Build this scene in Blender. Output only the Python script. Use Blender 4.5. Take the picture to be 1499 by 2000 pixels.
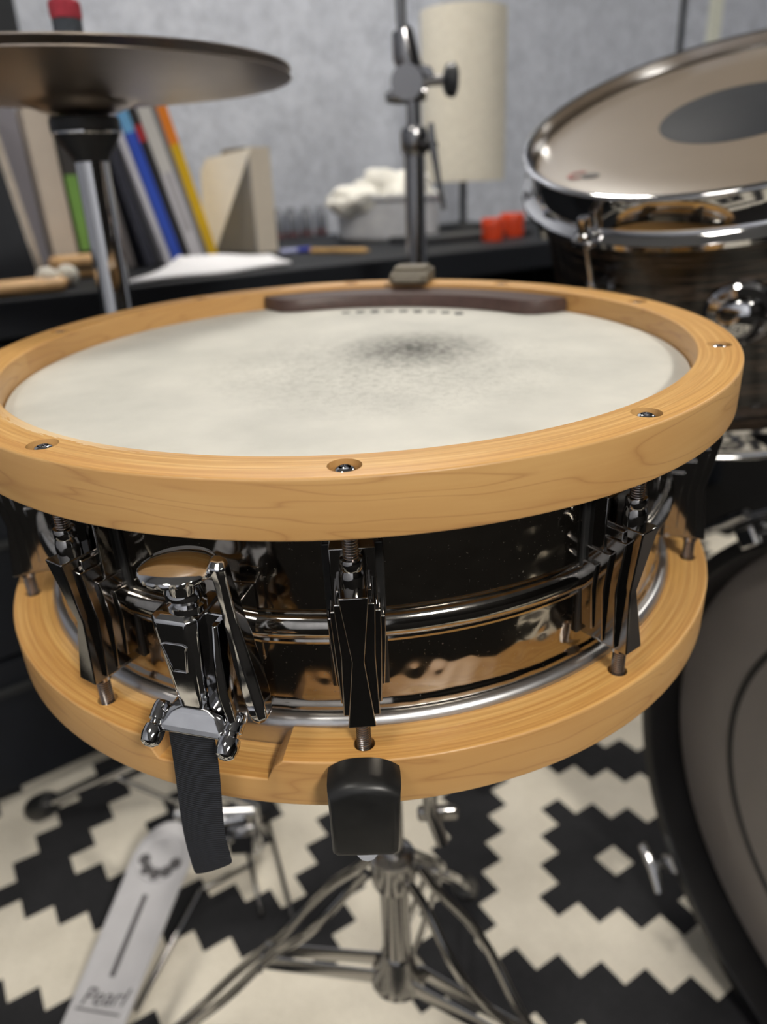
import bpy, bmesh, math, random
from mathutils import Vector, Matrix, noise
random.seed(7)
scene = bpy.context.scene
for o in list(bpy.data.objects): bpy.data.objects.remove(o)
col = scene.collection
PI = math.pi
R = math.radians

# ------------------------------------------------------------------ camera
F, CX, CY = 1462.0, 749.5, 1000.0                   # pixels of the 1499x2000 frame
CAM = Vector((0, 0, 0.80))
WR = Vector((0.9990855875, -0.0168763693, -0.0392832916))    # camera right
WD = Vector((-0.0427549862, -0.3943618946, -0.9179600793))   # camera down
WF = Vector((0.0, 0.9188002417, -0.3947228341))              # camera forward
cd = bpy.data.cameras.new('camera'); cam = bpy.data.objects.new('camera', cd); col.objects.link(cam)
cam.matrix_world = Matrix(((WR.x, -WD.x, -WF.x, CAM.x), (WR.y, -WD.y, -WF.y, CAM.y), (WR.z, -WD.z, -WF.z, CAM.z), (0, 0, 0, 1)))
cd.sensor_fit = 'VERTICAL'; cd.sensor_height = 36.0; cd.sensor_width = 27.0
cd.lens = 36.0 * F / 2000.0
cd.clip_start = 0.01; cd.clip_end = 60
cd.dof.use_dof = True; cd.dof.focus_distance = 0.265; cd.dof.aperture_fstop = 7.2
scene.camera = cam
# ------------------------------------------------------------------ world, exposure
w = bpy.data.worlds.new('world'); scene.world = w; w.use_nodes = True
w.node_tree.nodes['Background'].inputs[0].default_value = (0.9, 0.95, 1.0, 1)
w.node_tree.nodes['Background'].inputs[1].default_value = 0.05
scene.view_settings.view_transform = 'Standard'
scene.view_settings.look = 'None'
scene.view_settings.gamma = 1.0
scene.view_settings.use_curve_mapping = False
scene.view_settings.exposure = 0.0
# ceiling lamps of the room: position, size, strength (built as fixtures further down)
CEIL = 2.45
CEILING_LAMPS = [((-0.05, 1.62), 0.30, 84.0), ((1.05, -1.90), 0.50, 142.0), ((-0.75, -0.6), 0.4, 24.0), ((2.2, 1.9), 0.4, 38.0)]
LAMP_COL = (1.0, 0.95, 0.87)

def ray(px, py):
    x = (px - CX) / F; y = (py - CY) / F
    return WR * x + WD * y + WF
def atz(px, py, z):
    r = ray(px, py); return CAM + r * ((z - CAM.z) / r.z)
def aty(px, py, y):
    r = ray(px, py); return CAM + r * ((y - CAM.y) / r.y)
def atplane(px, py, p0, n):
    r = ray(px, py); return CAM + r * ((p0 - CAM).dot(n) / r.dot(n))

# ------------------------------------------------------------------ helpers
def frame(o, x, y, z):
    return Matrix(((x[0], y[0], z[0], o[0]), (x[1], y[1], z[1], o[1]), (x[2], y[2], z[2], o[2]), (0, 0, 0, 1)))
def zframe(o, z, hint=(0, 0, 1)):
    z = Vector(z).normalized(); x = Vector(hint).cross(z)
    if x.length < 1e-5: x = Vector((1, 0, 0)).cross(z)
    x.normalize(); y = z.cross(x)
    return frame(o, x, y, z)
I4 = Matrix.Identity(4)

class MB:
    def __init__(s): s.v = []; s.f = []; s.m = []
    def add(s, vs, fs, M=None, mi=0):
        b = len(s.v)
        for q in vs:
            q = Vector(q); s.v.append(M @ q if M is not None else q)
        for f in fs: s.f.append([b + i for i in f]); s.m.append(mi)
        return s
    def box(s, c, sz, M=None, mi=0):
        x, y, z = (k / 2 for k in sz); cx, cy, cz = c
        vs = [(cx + i * x, cy + j * y, cz + k * z) for i in (-1, 1) for j in (-1, 1) for k in (-1, 1)]
        return s.add(vs, [(0, 1, 3, 2), (4, 6, 7, 5), (0, 4, 5, 1), (2, 3, 7, 6), (0, 2, 6, 4), (1, 5, 7, 3)], M, mi)
    def lathe(s, prof, n=64, M=None, closed=False, mi=0, caps=True):
        k = len(prof); vs = []; fs = []
        for i in range(n):
            a = 2 * PI * i / n
            for r, z in prof: vs.append((r * math.cos(a), r * math.sin(a), z))
        for i in range(n):
            j = (i + 1) % n
            for q in range(k if closed else k - 1):
                p = (q + 1) % k
                fs.append((i * k + q, j * k + q, j * k + p, i * k + p))
        if not closed and caps:
            if prof[0][0] > 1e-6: fs.append([i * k for i in reversed(range(n))])
            if prof[-1][0] > 1e-6: fs.append([i * k + k - 1 for i in range(n)])
        return s.add(vs, fs, M, mi)
    def tube(s, pts, rad, n=12, M=None, mi=0, flat=1.0, up=None):
        pts = [Vector(p) for p in pts]; m = len(pts)
        rs = rad if isinstance(rad, (list, tuple)) else [rad] * m
        vs = []; fs = []; px = None
        for i in range(m):
            t = (pts[min(i + 1, m - 1)] - pts[max(i - 1, 0)]).normalized()
            if px is None:
                h = Vector(up) if up is not None else (Vector((0, 0, 1)) if abs(t.z) < .9 else Vector((1, 0, 0)))
                x = h - t * h.dot(t)
            else: x = px - t * px.dot(t)
            x.normalize(); y = t.cross(x); px = x
            for k in range(n):
                a = 2 * PI * k / n
                vs.append(pts[i] + x * (rs[i] * math.cos(a)) + y * (rs[i] * flat * math.sin(a)))
        for i in range(m - 1):
            for k in range(n):
                q = (k + 1) % n
                fs.append((i * n + k, i * n + q, (i + 1) * n + q, (i + 1) * n + k))
        fs.append(list(reversed(range(n)))); fs.append([(m - 1) * n + k for k in range(n)])
        return s.add(vs, fs, M, mi)
    def prism(s, poly, z0, z1, M=None, mi=0):
        n = len(poly)
        vs = [(x, y, z0) for x, y in poly] + [(x, y, z1) for x, y in poly]
        fs = [list(reversed(range(n))), [n + i for i in range(n)]]
        for i in range(n):
            j = (i + 1) % n; fs.append((i, j, n + j, n + i))
        return s.add(vs, fs, M, mi)
    def cyl(s, a, b, r, n=20, M=None, mi=0):
        return s.tube([a, b], r, n, M, mi)
    def build(s, name, mats, parent=None, smooth=35, bevel=0, seg=2, loc=None, shift=None):
        me = bpy.data.meshes.new(name)
        vs = s.v if shift is None else [q + Vector(shift) for q in s.v]
        me.from_pydata([tuple(q) for q in vs], [], s.f)
        for p, i in zip(me.polygons, s.m): p.material_index = i
        bm = bmesh.new(); bm.from_mesh(me); bmesh.ops.remove_doubles(bm, verts=bm.verts, dist=1e-7); bmesh.ops.recalc_face_normals(bm, faces=bm.faces); bm.to_mesh(me); bm.free()
        if not isinstance(mats, (list, tuple)): mats = [mats]
        for m in mats: me.materials.append(m)
        if smooth:
            me.shade_smooth(); me.set_sharp_from_angle(angle=R(smooth))
        o = bpy.data.objects.new(name, me); col.objects.link(o)
        if parent: o.parent = parent
        if loc is not None: o.location = loc
        if bevel:
            b = o.modifiers.new('bevel', 'BEVEL'); b.width = bevel; b.segments = seg; b.limit_method = 'ANGLE'; b.angle_limit = R(30)
            b.harden_normals = False
        return o

def tag(o, label, cat, group=None):
    o['label'] = label; o['category'] = cat
    if group: o['group'] = group
    return o
def struct(o): o['kind'] = 'structure'; return o
def empty(name, M):
    o = bpy.data.objects.new(name, None); col.objects.link(o); o.empty_display_size = .05
    o.matrix_world = M if isinstance(M, Matrix) else Matrix.Translation(M)
    return o
def copy_tree(o, parent=None):
    c = o.copy(); col.objects.link(c)
    if parent: c.parent = parent
    for ch in [k for k in bpy.data.objects if k.parent == o]: copy_tree(ch, c)
    return c

# ------------------------------------------------------------------ materials
def srgb(r, g, b):
    f = lambda c: (c / 255 / 12.92) if c <= 10 else ((c / 255 + .055) / 1.055) ** 2.4
    return (f(r), f(g), f(b), 1)
class NT:
    def __init__(s, name):
        s.m = bpy.data.materials.new(name); s.m.use_nodes = True
        s.t = s.m.node_tree; s.b = s.t.nodes['Principled BSDF']
    def n(s, typ, **kw):
        nd = s.t.nodes.new(typ)
        for k, v in kw.items():
            if k.startswith('i_'):
                key = k[2:]; key = int(key) if key.isdigit() else key.replace('_', ' ')
                if isinstance(v, bpy.types.NodeSocket): s.t.links.new(v, nd.inputs[key])
                else: nd.inputs[key].default_value = v
            else: setattr(nd, k, v)
        return nd
    def link(s, a, b): s.t.links.new(a, b)
    def math(s, op, a, b=0.0, c=None):
        nd = s.n('ShaderNodeMath', operation=op)
        for i, q in enumerate((a, b, c)):
            if q is None: continue
            if isinstance(q, bpy.types.NodeSocket): s.link(q, nd.inputs[i])
            else: nd.inputs[i].default_value = q
        return nd.outputs[0]
    def ramp(s, fac, stops, interp='LINEAR'):
        nd = s.n('ShaderNodeValToRGB'); nd.color_ramp.interpolation = interp; e = nd.color_ramp.elements
        while len(e) < len(stops): e.new(.5)
        for q, (p, c) in zip(e, stops): q.position = p; q.color = c
        s.link(fac, nd.inputs[0]); return nd.outputs[0]
    def mix(s, fac, a, b, mode='MIX'):
        nd = s.n('ShaderNodeMix', data_type='RGBA', blend_type=mode)
        for k, q in ((0, fac), (6, a), (7, b)):
            if isinstance(q, bpy.types.NodeSocket): s.link(q, nd.inputs[k])
            else: nd.inputs[k].default_value = q
        return nd.outputs[2]
    def obj(s): return s.n('ShaderNodeTexCoord').outputs['Object']
    def noise(s, vec, scale, detail=3, rough=.5, dist=0):
        nd = s.n('ShaderNodeTexNoise'); s.link(vec, nd.inputs['Vector'])
        nd.inputs['Scale'].default_value = scale; nd.inputs['Detail'].default_value = detail
        nd.inputs['Roughness'].default_value = rough; nd.inputs['Distortion'].default_value = dist
        return nd.outputs[0]
    def scalev(s, vec, sc):
        nd = s.n('ShaderNodeMapping'); nd.inputs['Scale'].default_value = sc; s.link(vec, nd.inputs['Vector']); return nd.outputs[0]
    def bump(s, h, strength, dist):
        nd = s.n('ShaderNodeBump'); nd.inputs['Strength'].default_value = strength; nd.inputs['Distance'].default_value = dist
        s.link(h, nd.inputs['Height']); s.link(nd.outputs[0], s.b.inputs['Normal'])
    def set(s, **kw):
        for k, v in kw.items():
            k = k.replace('_', ' ')
            if isinstance(v, bpy.types.NodeSocket): s.link(v, s.b.inputs[k])
            else: s.b.inputs[k].default_value = v
    def cyl(s):
        """(arc length-ish angle, radius, z) of object coordinates"""
        sp = s.n('ShaderNodeSeparateXYZ'); s.link(s.obj(), sp.inputs[0])
        ang = s.math('ARCTAN2', sp.outputs[1], sp.outputs[0])
        rr = s.math('SQRT', s.math('ADD', s.math('MULTIPLY', sp.outputs[0], sp.outputs[0]), s.math('MULTIPLY', sp.outputs[1], sp.outputs[1])))
        return ang, rr, sp.outputs[2]
    def comb(s, a, b, c):
        nd = s.n('ShaderNodeCombineXYZ')
        for i, q in enumerate((a, b, c)):
            if isinstance(q, bpy.types.NodeSocket): s.link(q, nd.inputs[i])
            else: nd.inputs[i].default_value = q
        return nd.outputs[0]

def plain(name, c, rough=.5, metal=0.0, var=.12, scale=60, bump=0.0, **kw):
    t = NT(name); n = t.noise(t.obj(), scale, 4, .6)
    d = tuple(max(0, k * (1 - var)) for k in c[:3]) + (1,); l = tuple(min(1, k * (1 + var)) for k in c[:3]) + (1,)
    t.set(Base_Color=t.ramp(n, [(.3, d), (.7, l)]), Metallic=metal)
    r = t.math('MULTIPLY_ADD', n, .15 * rough + .02, rough - .08 * rough)
    t.set(Roughness=r)
    if bump: t.bump(n, bump, .001)
    for k, v in kw.items(): t.set(**{k: v})
    return t.m

def make_wood(name, seedoff, wear):
    t = NT(name); ang, rr, z = t.cyl()
    arc = t.math('MULTIPLY', ang, .19)
    fib = t.noise(t.comb(t.math('MULTIPLY_ADD', arc, 22, seedoff), t.math('MULTIPLY', rr, 1000), t.math('MULTIPLY', z, 420)), 1.0, 4, .62)
    big = t.noise(t.comb(t.math('MULTIPLY_ADD', arc, 7, seedoff + 3), t.math('MULTIPLY', rr, 30), t.math('MULTIPLY', z, 34)), 1.0, 3, .55, .6)
    # contour grain lines on the outer ply
    sw = t.noise(t.comb(t.math('MULTIPLY_ADD', arc, 5.5, seedoff + 9), 0.0, t.math('MULTIPLY_ADD', arc, 3, t.math('MULTIPLY', z, 46))), 1.0, 2, .5, .35)
    fr = t.math('FRACT', t.math('MULTIPLY', sw, 9.0))
    line = t.math('POWER', t.math('SUBTRACT', 1.0, t.math('ABSOLUTE', t.math('MULTIPLY_ADD', fr, 2.0, -1.0))), 9.0)
    # plies seen from the top edge
    ply = t.noise(t.comb(t.math('MULTIPLY_ADD', arc, 1.6, seedoff), t.math('MULTIPLY', rr, 480), 0.0), 1.0, 3, .55)
    nrm = t.n('ShaderNodeSeparateXYZ'); tc = t.n('ShaderNodeTexCoord'); t.link(tc.outputs['Normal'], nrm.inputs[0])
    top = t.math('POWER', t.math('ABSOLUTE', nrm.outputs[2]), 4.0)
    c1 = t.ramp(big, [(.25, srgb(194, 148, 90)), (.5, srgb(205, 161, 102)), (.75, srgb(216, 175, 115))])
    c1 = t.mix(t.math('MULTIPLY', fib, .28), c1, srgb(176, 120, 66))
    c1 = t.mix(t.math('MULTIPLY', t.math('MULTIPLY', line, .38), t.math('SUBTRACT', 1.0, top)), c1, srgb(146, 92, 50))
    plyc = t.ramp(ply, [(.32, srgb(202, 146, 78)), (.50, srgb(222, 172, 100)), (.68, srgb(232, 190, 120))])
    plyc = t.mix(t.ramp(fib, [(.42, (0, 0, 0, 1)), (.62, (.55, .55, .55, 1))]), plyc, srgb(188, 132, 68))
    c = t.mix(top, c1, plyc)
    # bare scuffed wood along the playing edge
    wn = t.noise(t.comb(t.math('MULTIPLY', arc, 30), t.math('MULTIPLY', rr, 260), t.math('MULTIPLY', z, 260)), 1.0, 4, .7)
    # worn away most where sticks strike, front left; also thin along the outer corner
    near = t.math('SMOOTH_MAX', t.math('SUBTRACT', 1.0, t.math('MULTIPLY', t.math('ABSOLUTE', t.math('ADD', ang, R(128))), 2.6)), 0.0, .1)
    inner = t.math('LESS_THAN', t.math('ADD', rr, t.math('MULTIPLY', wn, .009)), .1858)
    wear_f = t.math('MULTIPLY', t.math('MULTIPLY', inner, near), wear)
    edge = t.math('MULTIPLY', t.math('GREATER_THAN', t.math('MULTIPLY_ADD', wn, .0016, rr), .1980), t.math('MULTIPLY', top, .8 * wear))
    c = t.mix(t.math('MINIMUM', t.math('ADD', wear_f, edge), .85), c, srgb(240, 214, 172))
    t.set(Base_Color=c, Roughness=t.math('MULTIPLY_ADD', fib, .2, .33), Coat_Weight=.12, Coat_Roughness=.25)
    t.bump(fib, .12, .0006)
    return t.m

M = {}
M['wood'] = make_wood('maple_hoop', 0.0, 1.0)
M['wood2'] = make_wood('maple_hoop_lower', 41.0, 0.25)

def make_head():
    t = NT('coated_head'); o = t.obj()
    n1 = t.noise(o, 260, 5, .7); n2 = t.noise(o, 22, 4, .55); n3 = t.noise(o, 900, 2, .6)
    def spot(cx, cy, rx, ry):
        sp = t.n('ShaderNodeSeparateXYZ'); t.link(o, sp.inputs[0])
        a = t.math('DIVIDE', t.math('SUBTRACT', sp.outputs[0], cx), rx); b = t.math('DIVIDE', t.math('SUBTRACT', sp.outputs[1], cy), ry)
        d = t.math('SQRT', t.math('ADD', t.math('MULTIPLY', a, a), t.math('MULTIPLY', b, b)))
        return t.math('MAXIMUM', t.math('SUBTRACT', 1.0, d), 0.0)
    base = t.mix(t.ramp(n2, [(.3, (0, 0, 0, 1)), (.7, (1, 1, 1, 1))]), srgb(198, 197, 189), srgb(218, 216, 207))
    s1 = spot(.036, .012, .050, .048); s2 = spot(.02, -.02, .105, .095)
    g1 = t.math('MULTIPLY', t.math('POWER', s1, .9), t.ramp(n1, [(.3, (.35, .35, .35, 1)), (.65, (1, 1, 1, 1))]))
    g2 = t.math('MULTIPLY', t.math('POWER', s2, .8), t.ramp(t.math('ADD', t.math('MULTIPLY', n1, .7), t.math('MULTIPLY', n3, .3)), [(.46, (0, 0, 0, 1)), (.60, (1, 1, 1, 1))]))
    c = t.mix(t.math('MULTIPLY', g2, .55), base, srgb(128, 127, 118))
    c = t.mix(t.math('MINIMUM', t.math('MULTIPLY', g1, 1.25), .95), c, srgb(70, 70, 65))
    t.set(Base_Color=c, Roughness=.62); t.set(Specular_IOR_Level=.35)
    t.bump(t.math('ADD', n1, n3), .15, .0004)
    return t.m
M['head'] = make_head()

def make_shell():
    t = NT('black_nickel_hammered'); ang, rr, z = t.cyl()
    v = t.comb(t.math('MULTIPLY', ang, .172), 0.0, z)
    vo = t.n('ShaderNodeTexVoronoi', feature='SMOOTH_F1'); t.link(v, vo.inputs['Vector']); vo.inputs['Scale'].default_value = 105; vo.inputs['Smoothness'].default_value = .8
    sp = t.noise(t.obj(), 900, 2, .5)
    dust = t.ramp(sp, [(.70, (0, 0, 0, 1)), (.74, (1, 1, 1, 1))])
    c = t.mix(t.math('MULTIPLY', dust, .12), (.36, .33, .29, 1), (.6, .6, .58, 1))
    t.set(Base_Color=c, Metallic=1.0, Roughness=t.math('MULTIPLY_ADD', dust, .25, .10))
    t.bump(vo.outputs['Distance'], .30, .0018)
    return t.m
M['shell'] = make_shell()
M['bead'] = plain('black_nickel', (.42, .40, .37, 1), .09, 1.0, .15, 200)
def make_chrome(name, c, rough, dustc=.2):
    t = NT(name); n = t.noise(t.obj(), 300, 4, .6)
    t.set(Base_Color=t.mix(t.math('MULTIPLY', n, dustc), c, (.25, .24, .23, 1)), Metallic=1.0, Roughness=t.math('MULTIPLY_ADD', n, .07, rough))
    return t.m
M['chrome'] = make_chrome('chrome', (.68, .68, .69, 1), .03)
M['lugchrome'] = make_chrome('lug_chrome', (.34, .33, .32, 1), .05)
M['stand'] = make_chrome('stand_chrome', (.50, .49, .48, 1), .14)
M['standdark'] = make_chrome('cymbal_stand_chrome', (.30, .30, .31, 1), .16)
M['rod'] = make_chrome('rod_steel', (.46, .42, .40, 1), .18)
M['alu'] = make_chrome('flesh_hoop_metal', (.62, .62, .63, 1), .30)
M['gasket'] = plain('black_gasket', (.012, .012, .012, 1), .4)
M['rubber'] = plain('black_rubber', (.012, .012, .012, 1), .38, 0, .25, 120, .04)
M['strap'] = None
def make_strap():
    t = NT('black_nylon'); sp = t.n('ShaderNodeSeparateXYZ'); t.link(t.obj(), sp.inputs[0])
    rib = t.math('SINE', t.math('MULTIPLY', sp.outputs[2], 2 * PI / .0011))
    n = t.noise(t.obj(), 1500, 2, .5)
    t.set(Base_Color=t.ramp(t.math('ADD', t.math('MULTIPLY', rib, .3), n), [(.2, srgb(16, 18, 24)), (1.0, srgb(40, 44, 54))]), Roughness=.75)
    t.bump(rib, .5, .0004); return t.m
M['strap'] = make_strap()
M['leather'] = plain('brown_leather', srgb(74, 55, 50), .45, 0, .2, 150, .1)
M['clipmetal'] = plain('dull_clip_metal', srgb(112, 105, 92), .6, .2, .12, 90)
M['mark'] = plain('printed_mark', srgb(70, 70, 68), .7)
M['bronze'] = None
def make_bronze():
    t = NT('cymbal_bronze'); ang, rr, z = t.cyl()
    g = t.noise(t.comb(t.math('MULTIPLY', ang, .4), t.math('MULTIPLY', rr, 900), 0.0), 1.0, 3, .6)
    s = t.noise(t.obj(), 18, 4, .6)
    c = t.mix(s, srgb(168, 156, 146), srgb(198, 184, 168))
    t.set(Base_Color=c, Metallic=1.0, Roughness=t.math('MULTIPLY_ADD', g, .18, .24)); t.bump(g, .15, .0004); return t.m
M['bronze'] = make_bronze()
M['blackplastic'] = plain('black_plastic', srgb(34, 37, 42), .45)
M['redfelt'] = plain('red_felt', srgb(158, 52, 66), .95, 0, .2, 300, .3)
M['greyfelt'] = plain('dark_felt', srgb(62, 68, 76), .95, 0, .2, 300, .3)
M['footboard'] = plain('grey_footboard', srgb(188, 187, 190), .45, .1, .05, 40)
M['footdark'] = plain('footboard_recess', srgb(84, 82, 84), .6)
M['desk'] = plain('black_desk', srgb(20, 23, 29), .6, 0, .1, 30, 0, Specular_IOR_Level=.25)
M['tomhead'] = None
def make_tomhead():
    t = NT('tom_head'); n = t.noise(t.obj(), 14, 3, .6)
    t.set(Base_Color=t.mix(n, srgb(114, 100, 84), srgb(130, 116, 100)), Roughness=.35, Coat_Weight=.5, Coat_Roughness=.2); return t.m
M['tomhead'] = make_tomhead()
M['dot'] = plain('black_dot', srgb(34, 37, 42), .6, 0, .1, 30, 0, Specular_IOR_Level=.2)
def make_oyster():
    t = NT('oyster_wrap'); ang, rr, z = t.cyl()
    n = t.noise(t.comb(t.math('MULTIPLY', ang, 1.6), 0.0, t.math('MULTIPLY', z, 120)), 1.0, 5, .68, .8)
    c = t.ramp(n, [(.36, srgb(16, 14, 13)), (.50, srgb(34, 30, 27)), (.58, srgb(84, 70, 58)), (.66, srgb(40, 36, 32)), (.78, srgb(128, 112, 96))])
    t.set(Base_Color=c, Roughness=.25, Coat_Weight=.4, Coat_Roughness=.1); return t.m
M['oyster'] = make_oyster()
M['blackhoop'] = plain('black_lacquer', srgb(14, 14, 16), .35, 0, .2, 50)
M['basshead'] = plain('bass_head', srgb(150, 142, 136), .45, 0, .04, 12)
M['bassring'] = plain('bass_ring', srgb(40, 39, 38), .5)

def make_felt(name, a, b):
    t = NT(name); o = t.obj(); n = t.noise(o, 14, 5, .7, .4); n2 = t.noise(o, 160, 3, .7); n3 = t.noise(o, 45, 4, .65)
    f = t.math('ADD', t.math('ADD', t.math('MULTIPLY', n, .4), t.math('MULTIPLY', n3, .35)), t.math('MULTIPLY', n2, .25))
    t.set(Base_Color=t.ramp(f, [(.36, a), (.64, b)]), Roughness=.95); t.set(Specular_IOR_Level=.1); t.bump(n2, .4, .002); return t.m
M['felt'] = make_felt('grey_felt_panel', srgb(172, 177, 188), srgb(218, 223, 235))
M['darkwall'] = make_felt('charcoal_wall', srgb(16, 15, 15), srgb(26, 25, 24))
M['ceil'] = plain('ceiling_paint', srgb(180, 178, 174), .9)
M['floor'] = plain('dark_floor', srgb(20, 19, 18), .9, 0, .2, 8, 0, Specular_IOR_Level=.1)
M['gap'] = plain('black_gap', srgb(28, 30, 32), .7)
M['paletrim'] = plain('pale_trim', srgb(228, 230, 216), .6)
def make_rug(name, a, b):
    t = NT(name); o = t.obj()
    n = t.noise(t.scalev(o, (1, 1, 1)), 7, 4, .6); f = t.noise(o, 420, 3, .7)
    t.set(Base_Color=t.ramp(t.math('ADD', t.math('MULTIPLY', n, .6), t.math('MULTIPLY', f, .4)), [(.35, a), (.65, b)]), Roughness=.95)
    t.set(Specular_IOR_Level=.1); t.bump(f, .5, .002); return t.m
M['rugw'] = make_rug('rug_cream', srgb(200, 193, 178), srgb(230, 223, 208))
M['rugb'] = make_rug('rug_black', srgb(34, 34, 36), srgb(52, 52, 54))
def emis(name, c, s):
    t = NT(name); t.set(Base_Color=(1, 1, 1, 1), Emission_Color=c + (1,), Emission_Strength=s); return t.m
M['white'] = plain('white_paper', srgb(236, 236, 240), .8, 0, .02)
M['cream'] = plain('cream_board', srgb(216, 206, 190), .7, 0, .04, 30)

# ------------------------------------------------------------------ room shell (aligned with the desk)
E0 = Vector((-0.43, 0.896, 0)); E1 = Vector((.8, .6, 0)); E2 = Vector((-.6, .8, 0)); ZD = 0.70
RM = frame((0, 0, 0), E1, E2, Vector((0, 0, 1)))      # room axes
room = RM
WB = 1.80                                            # back wall distance along E2
X0, X1, Y0, Y1 = -1.7, 4.6, -3.2, WB
def rbox(name, mat, a, b, bevel=0):
    o = MB().box([(a[i] + b[i]) / 2 for i in range(3)], [abs(b[i] - a[i]) for i in range(3)]).build(name, mat, smooth=0, bevel=bevel)
    o.matrix_world = RM; return o
struct(rbox('floor', M['floor'], (X0, Y0, -.1), (X1, Y1, 0)))
struct(rbox('ceiling', M['ceil'], (X0, Y0, CEIL), (X1, Y1, CEIL + .1)))
struct(rbox('wall_left', M['felt'], (X0 - .1, Y0, 0), (X0, Y1, CEIL)))
struct(rbox('wall_right', M['felt'], (X1, Y0, 0), (X1 + .1, Y1, CEIL)))
struct(rbox('wall_front', M['darkwall'], (X0, Y0 - .1, 0), (X1, Y0, CEIL)))
wb = struct(rbox('wall_back', M['gap'], (X0, Y1, 0), (X1, Y1 + .1, CEIL)))
wn = -E2; wp = E2 * WB
def wall_s(px, py): return atplane(px, py, wp, wn).dot(E1)
sg = wall_s(1326, 45)                                # dark joint between felt panels
s_pale = wall_s(1372, 40); s_pale2 = wall_s(1396, 40)
for a, b in ((X0, sg - 1.25), (sg - 1.242, sg - .030), (s_pale2, X1)):
    o = MB().box(((a + b) / 2, Y1 - .012, CEIL / 2), (b - a, .024, CEIL)).build('felt_panel', M['felt'], wb, smooth=0, bevel=.004)
o = MB().box(((sg + .030 + s_pale) / 2, Y1 - .012, CEIL / 2), (s_pale - sg - .030, .024, CEIL)).build('felt_panel', M['felt'], wb, smooth=0, bevel=.004)
o = MB().box(((s_pale + s_pale2) / 2, Y1 - .016, CEIL / 2), (s_pale2 - s_pale - .002, .032, CEIL)).build('edge_strip', M['paletrim'], wb, smooth=0, bevel=.003)

def ceiling_lamp(xy, size, strength, label):
    root = empty('ceiling_light', Matrix.Translation((xy[0], xy[1], CEIL)) @ RM.to_3x3().to_4x4())
    tag(root, label, 'ceiling light')
    m = MB(); h = size / 2
    for s in (-1, 1):
        m.box((s * (h + .01), 0, -.02), (.02, size + .04, .04)); m.box((0, s * (h + .01), -.02), (size, .02, .04))
    m.build('frame', M['paletrim'], root, smooth=0, bevel=.002)
    MB().box((0, 0, -.02), (size, size, .02)).build('diffuser', emis('lamp_diffuser', LAMP_COL, strength), root, smooth=0)
for (xy, s, st), lb in zip(CEILING_LAMPS, ('square ceiling lamp above the black desk', 'square ceiling lamp on the bass drum side behind the snare player', 'small square ceiling lamp in the corner opposite the desk', 'square ceiling lamp at the far right end of the felt wall')):
    ceiling_lamp(xy, s, st, lb)

# ------------------------------------------------------------------ rug
def make_rug_mesh():
    O = Vector((.2749, .695)); L = .0467; a = R(-13)
    U = Vector((math.cos(a), math.sin(a))) * L; V = Vector((-math.sin(a), math.cos(a))) * L * 1.01
    ctr = [(k * -11.5 - l * .5, k * .5 - l * 11.5) for k in range(-3, 5) for l in range(-3, 3)]
    verts = {}; fs = []; ms = []; vl = []
    def vid(u, v):
        k = (round(u * 2), round(v * 2))
        if k not in verts:
            p = O + U * u + V * v; verts[k] = len(vl); vl.append((p.x, p.y, .006))
        return verts[k]
    for i in range(-60, 61):
        for j in range(-44, 60):
            u, v = i / 2, j / 2
            if (i + j) % 2: continue
            p = O + U * u + V * v
            if not (-1.35 < p.x < 1.05 and -.15 < p.y < 1.62 and p.dot(E2.xy) < WB - .03): continue
            d = min(max(abs(u - cu), abs(v - cv)) for cu, cv in ctr)
            black = (.25 < d <= 1.6) or (3.1 < d <= 4.6)
            fs.append((vid(u - .5, v), vid(u, v - .5), vid(u + .5, v), vid(u, v + .5))); ms.append(1 if black else 0)
    m = MB(); m.v = [Vector(q) for q in vl]; m.f = [list(f) for f in fs]; m.m = ms
    o = m.build('rug', [M['rugw'], M['rugb']], smooth=0)
    sd = o.modifiers.new('thickness', 'SOLIDIFY'); sd.thickness = .0055; sd.offset = -1 if o.data.polygons[0].normal.z > 0 else 1
    tag(o, 'flat woven rug with stepped black and cream diamonds on the floor', 'rug')
make_rug_mesh()

# ------------------------------------------------------------------ snare drum
DRm = Matrix(((0.9999135986, -0.0121327294, -0.0050588728), (0.0119100846, 0.9990493802, -0.0419343032), (0.0055628412, 0.0418704284, 0.9991075628)))
DPv = Vector((-0.0146659543, 0.4149937856, 0.7271524501))
HB = -.1393                                          # underside of the lower hoop
DT = Matrix.Translation(DPv) @ DRm.to_4x4()          # drum frame, z=0 at the top of the upper hoop
drum = empty('snare_drum', DT @ Matrix.Translation((0, 0, HB)))
tag(drum, 'snare drum with maple hoops, dark hammered shell and white worn head', 'snare drum')
SH = (0, 0, -HB)
A0 = R(-89.85)
RO, RI, RT = .1975, .1774, .1878
def dlt(m, name, mat, parent=drum, **k): return m.build(name, mat, parent, shift=SH, **k)

def bake(o):
    bpy.context.view_layer.update()
    dg = bpy.context.evaluated_depsgraph_get()
    me = bpy.data.meshes.new_from_object(o.evaluated_get(dg)); o.modifiers.clear(); o.data = me
    me.shade_smooth(); me.set_sharp_from_angle(angle=R(30))
def cutters(specs, mat):
    m = MB()
    for (r, a, rad, z0, z1) in specs:
        m.tube([(r * math.cos(a), r * math.sin(a), z0), (r * math.cos(a), r * math.sin(a), z1)], rad, 28)
    c = m.build('hole_cutter', mat, smooth=0, shift=SH); c.parent = drum; return c
def cut(o, c):
    b = o.modifiers.new('holes', 'BOOLEAN'); b.operation = 'DIFFERENCE'; b.solver = 'EXACT'; b.object = c
    bake(o); bpy.data.objects.remove(c)

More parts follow.
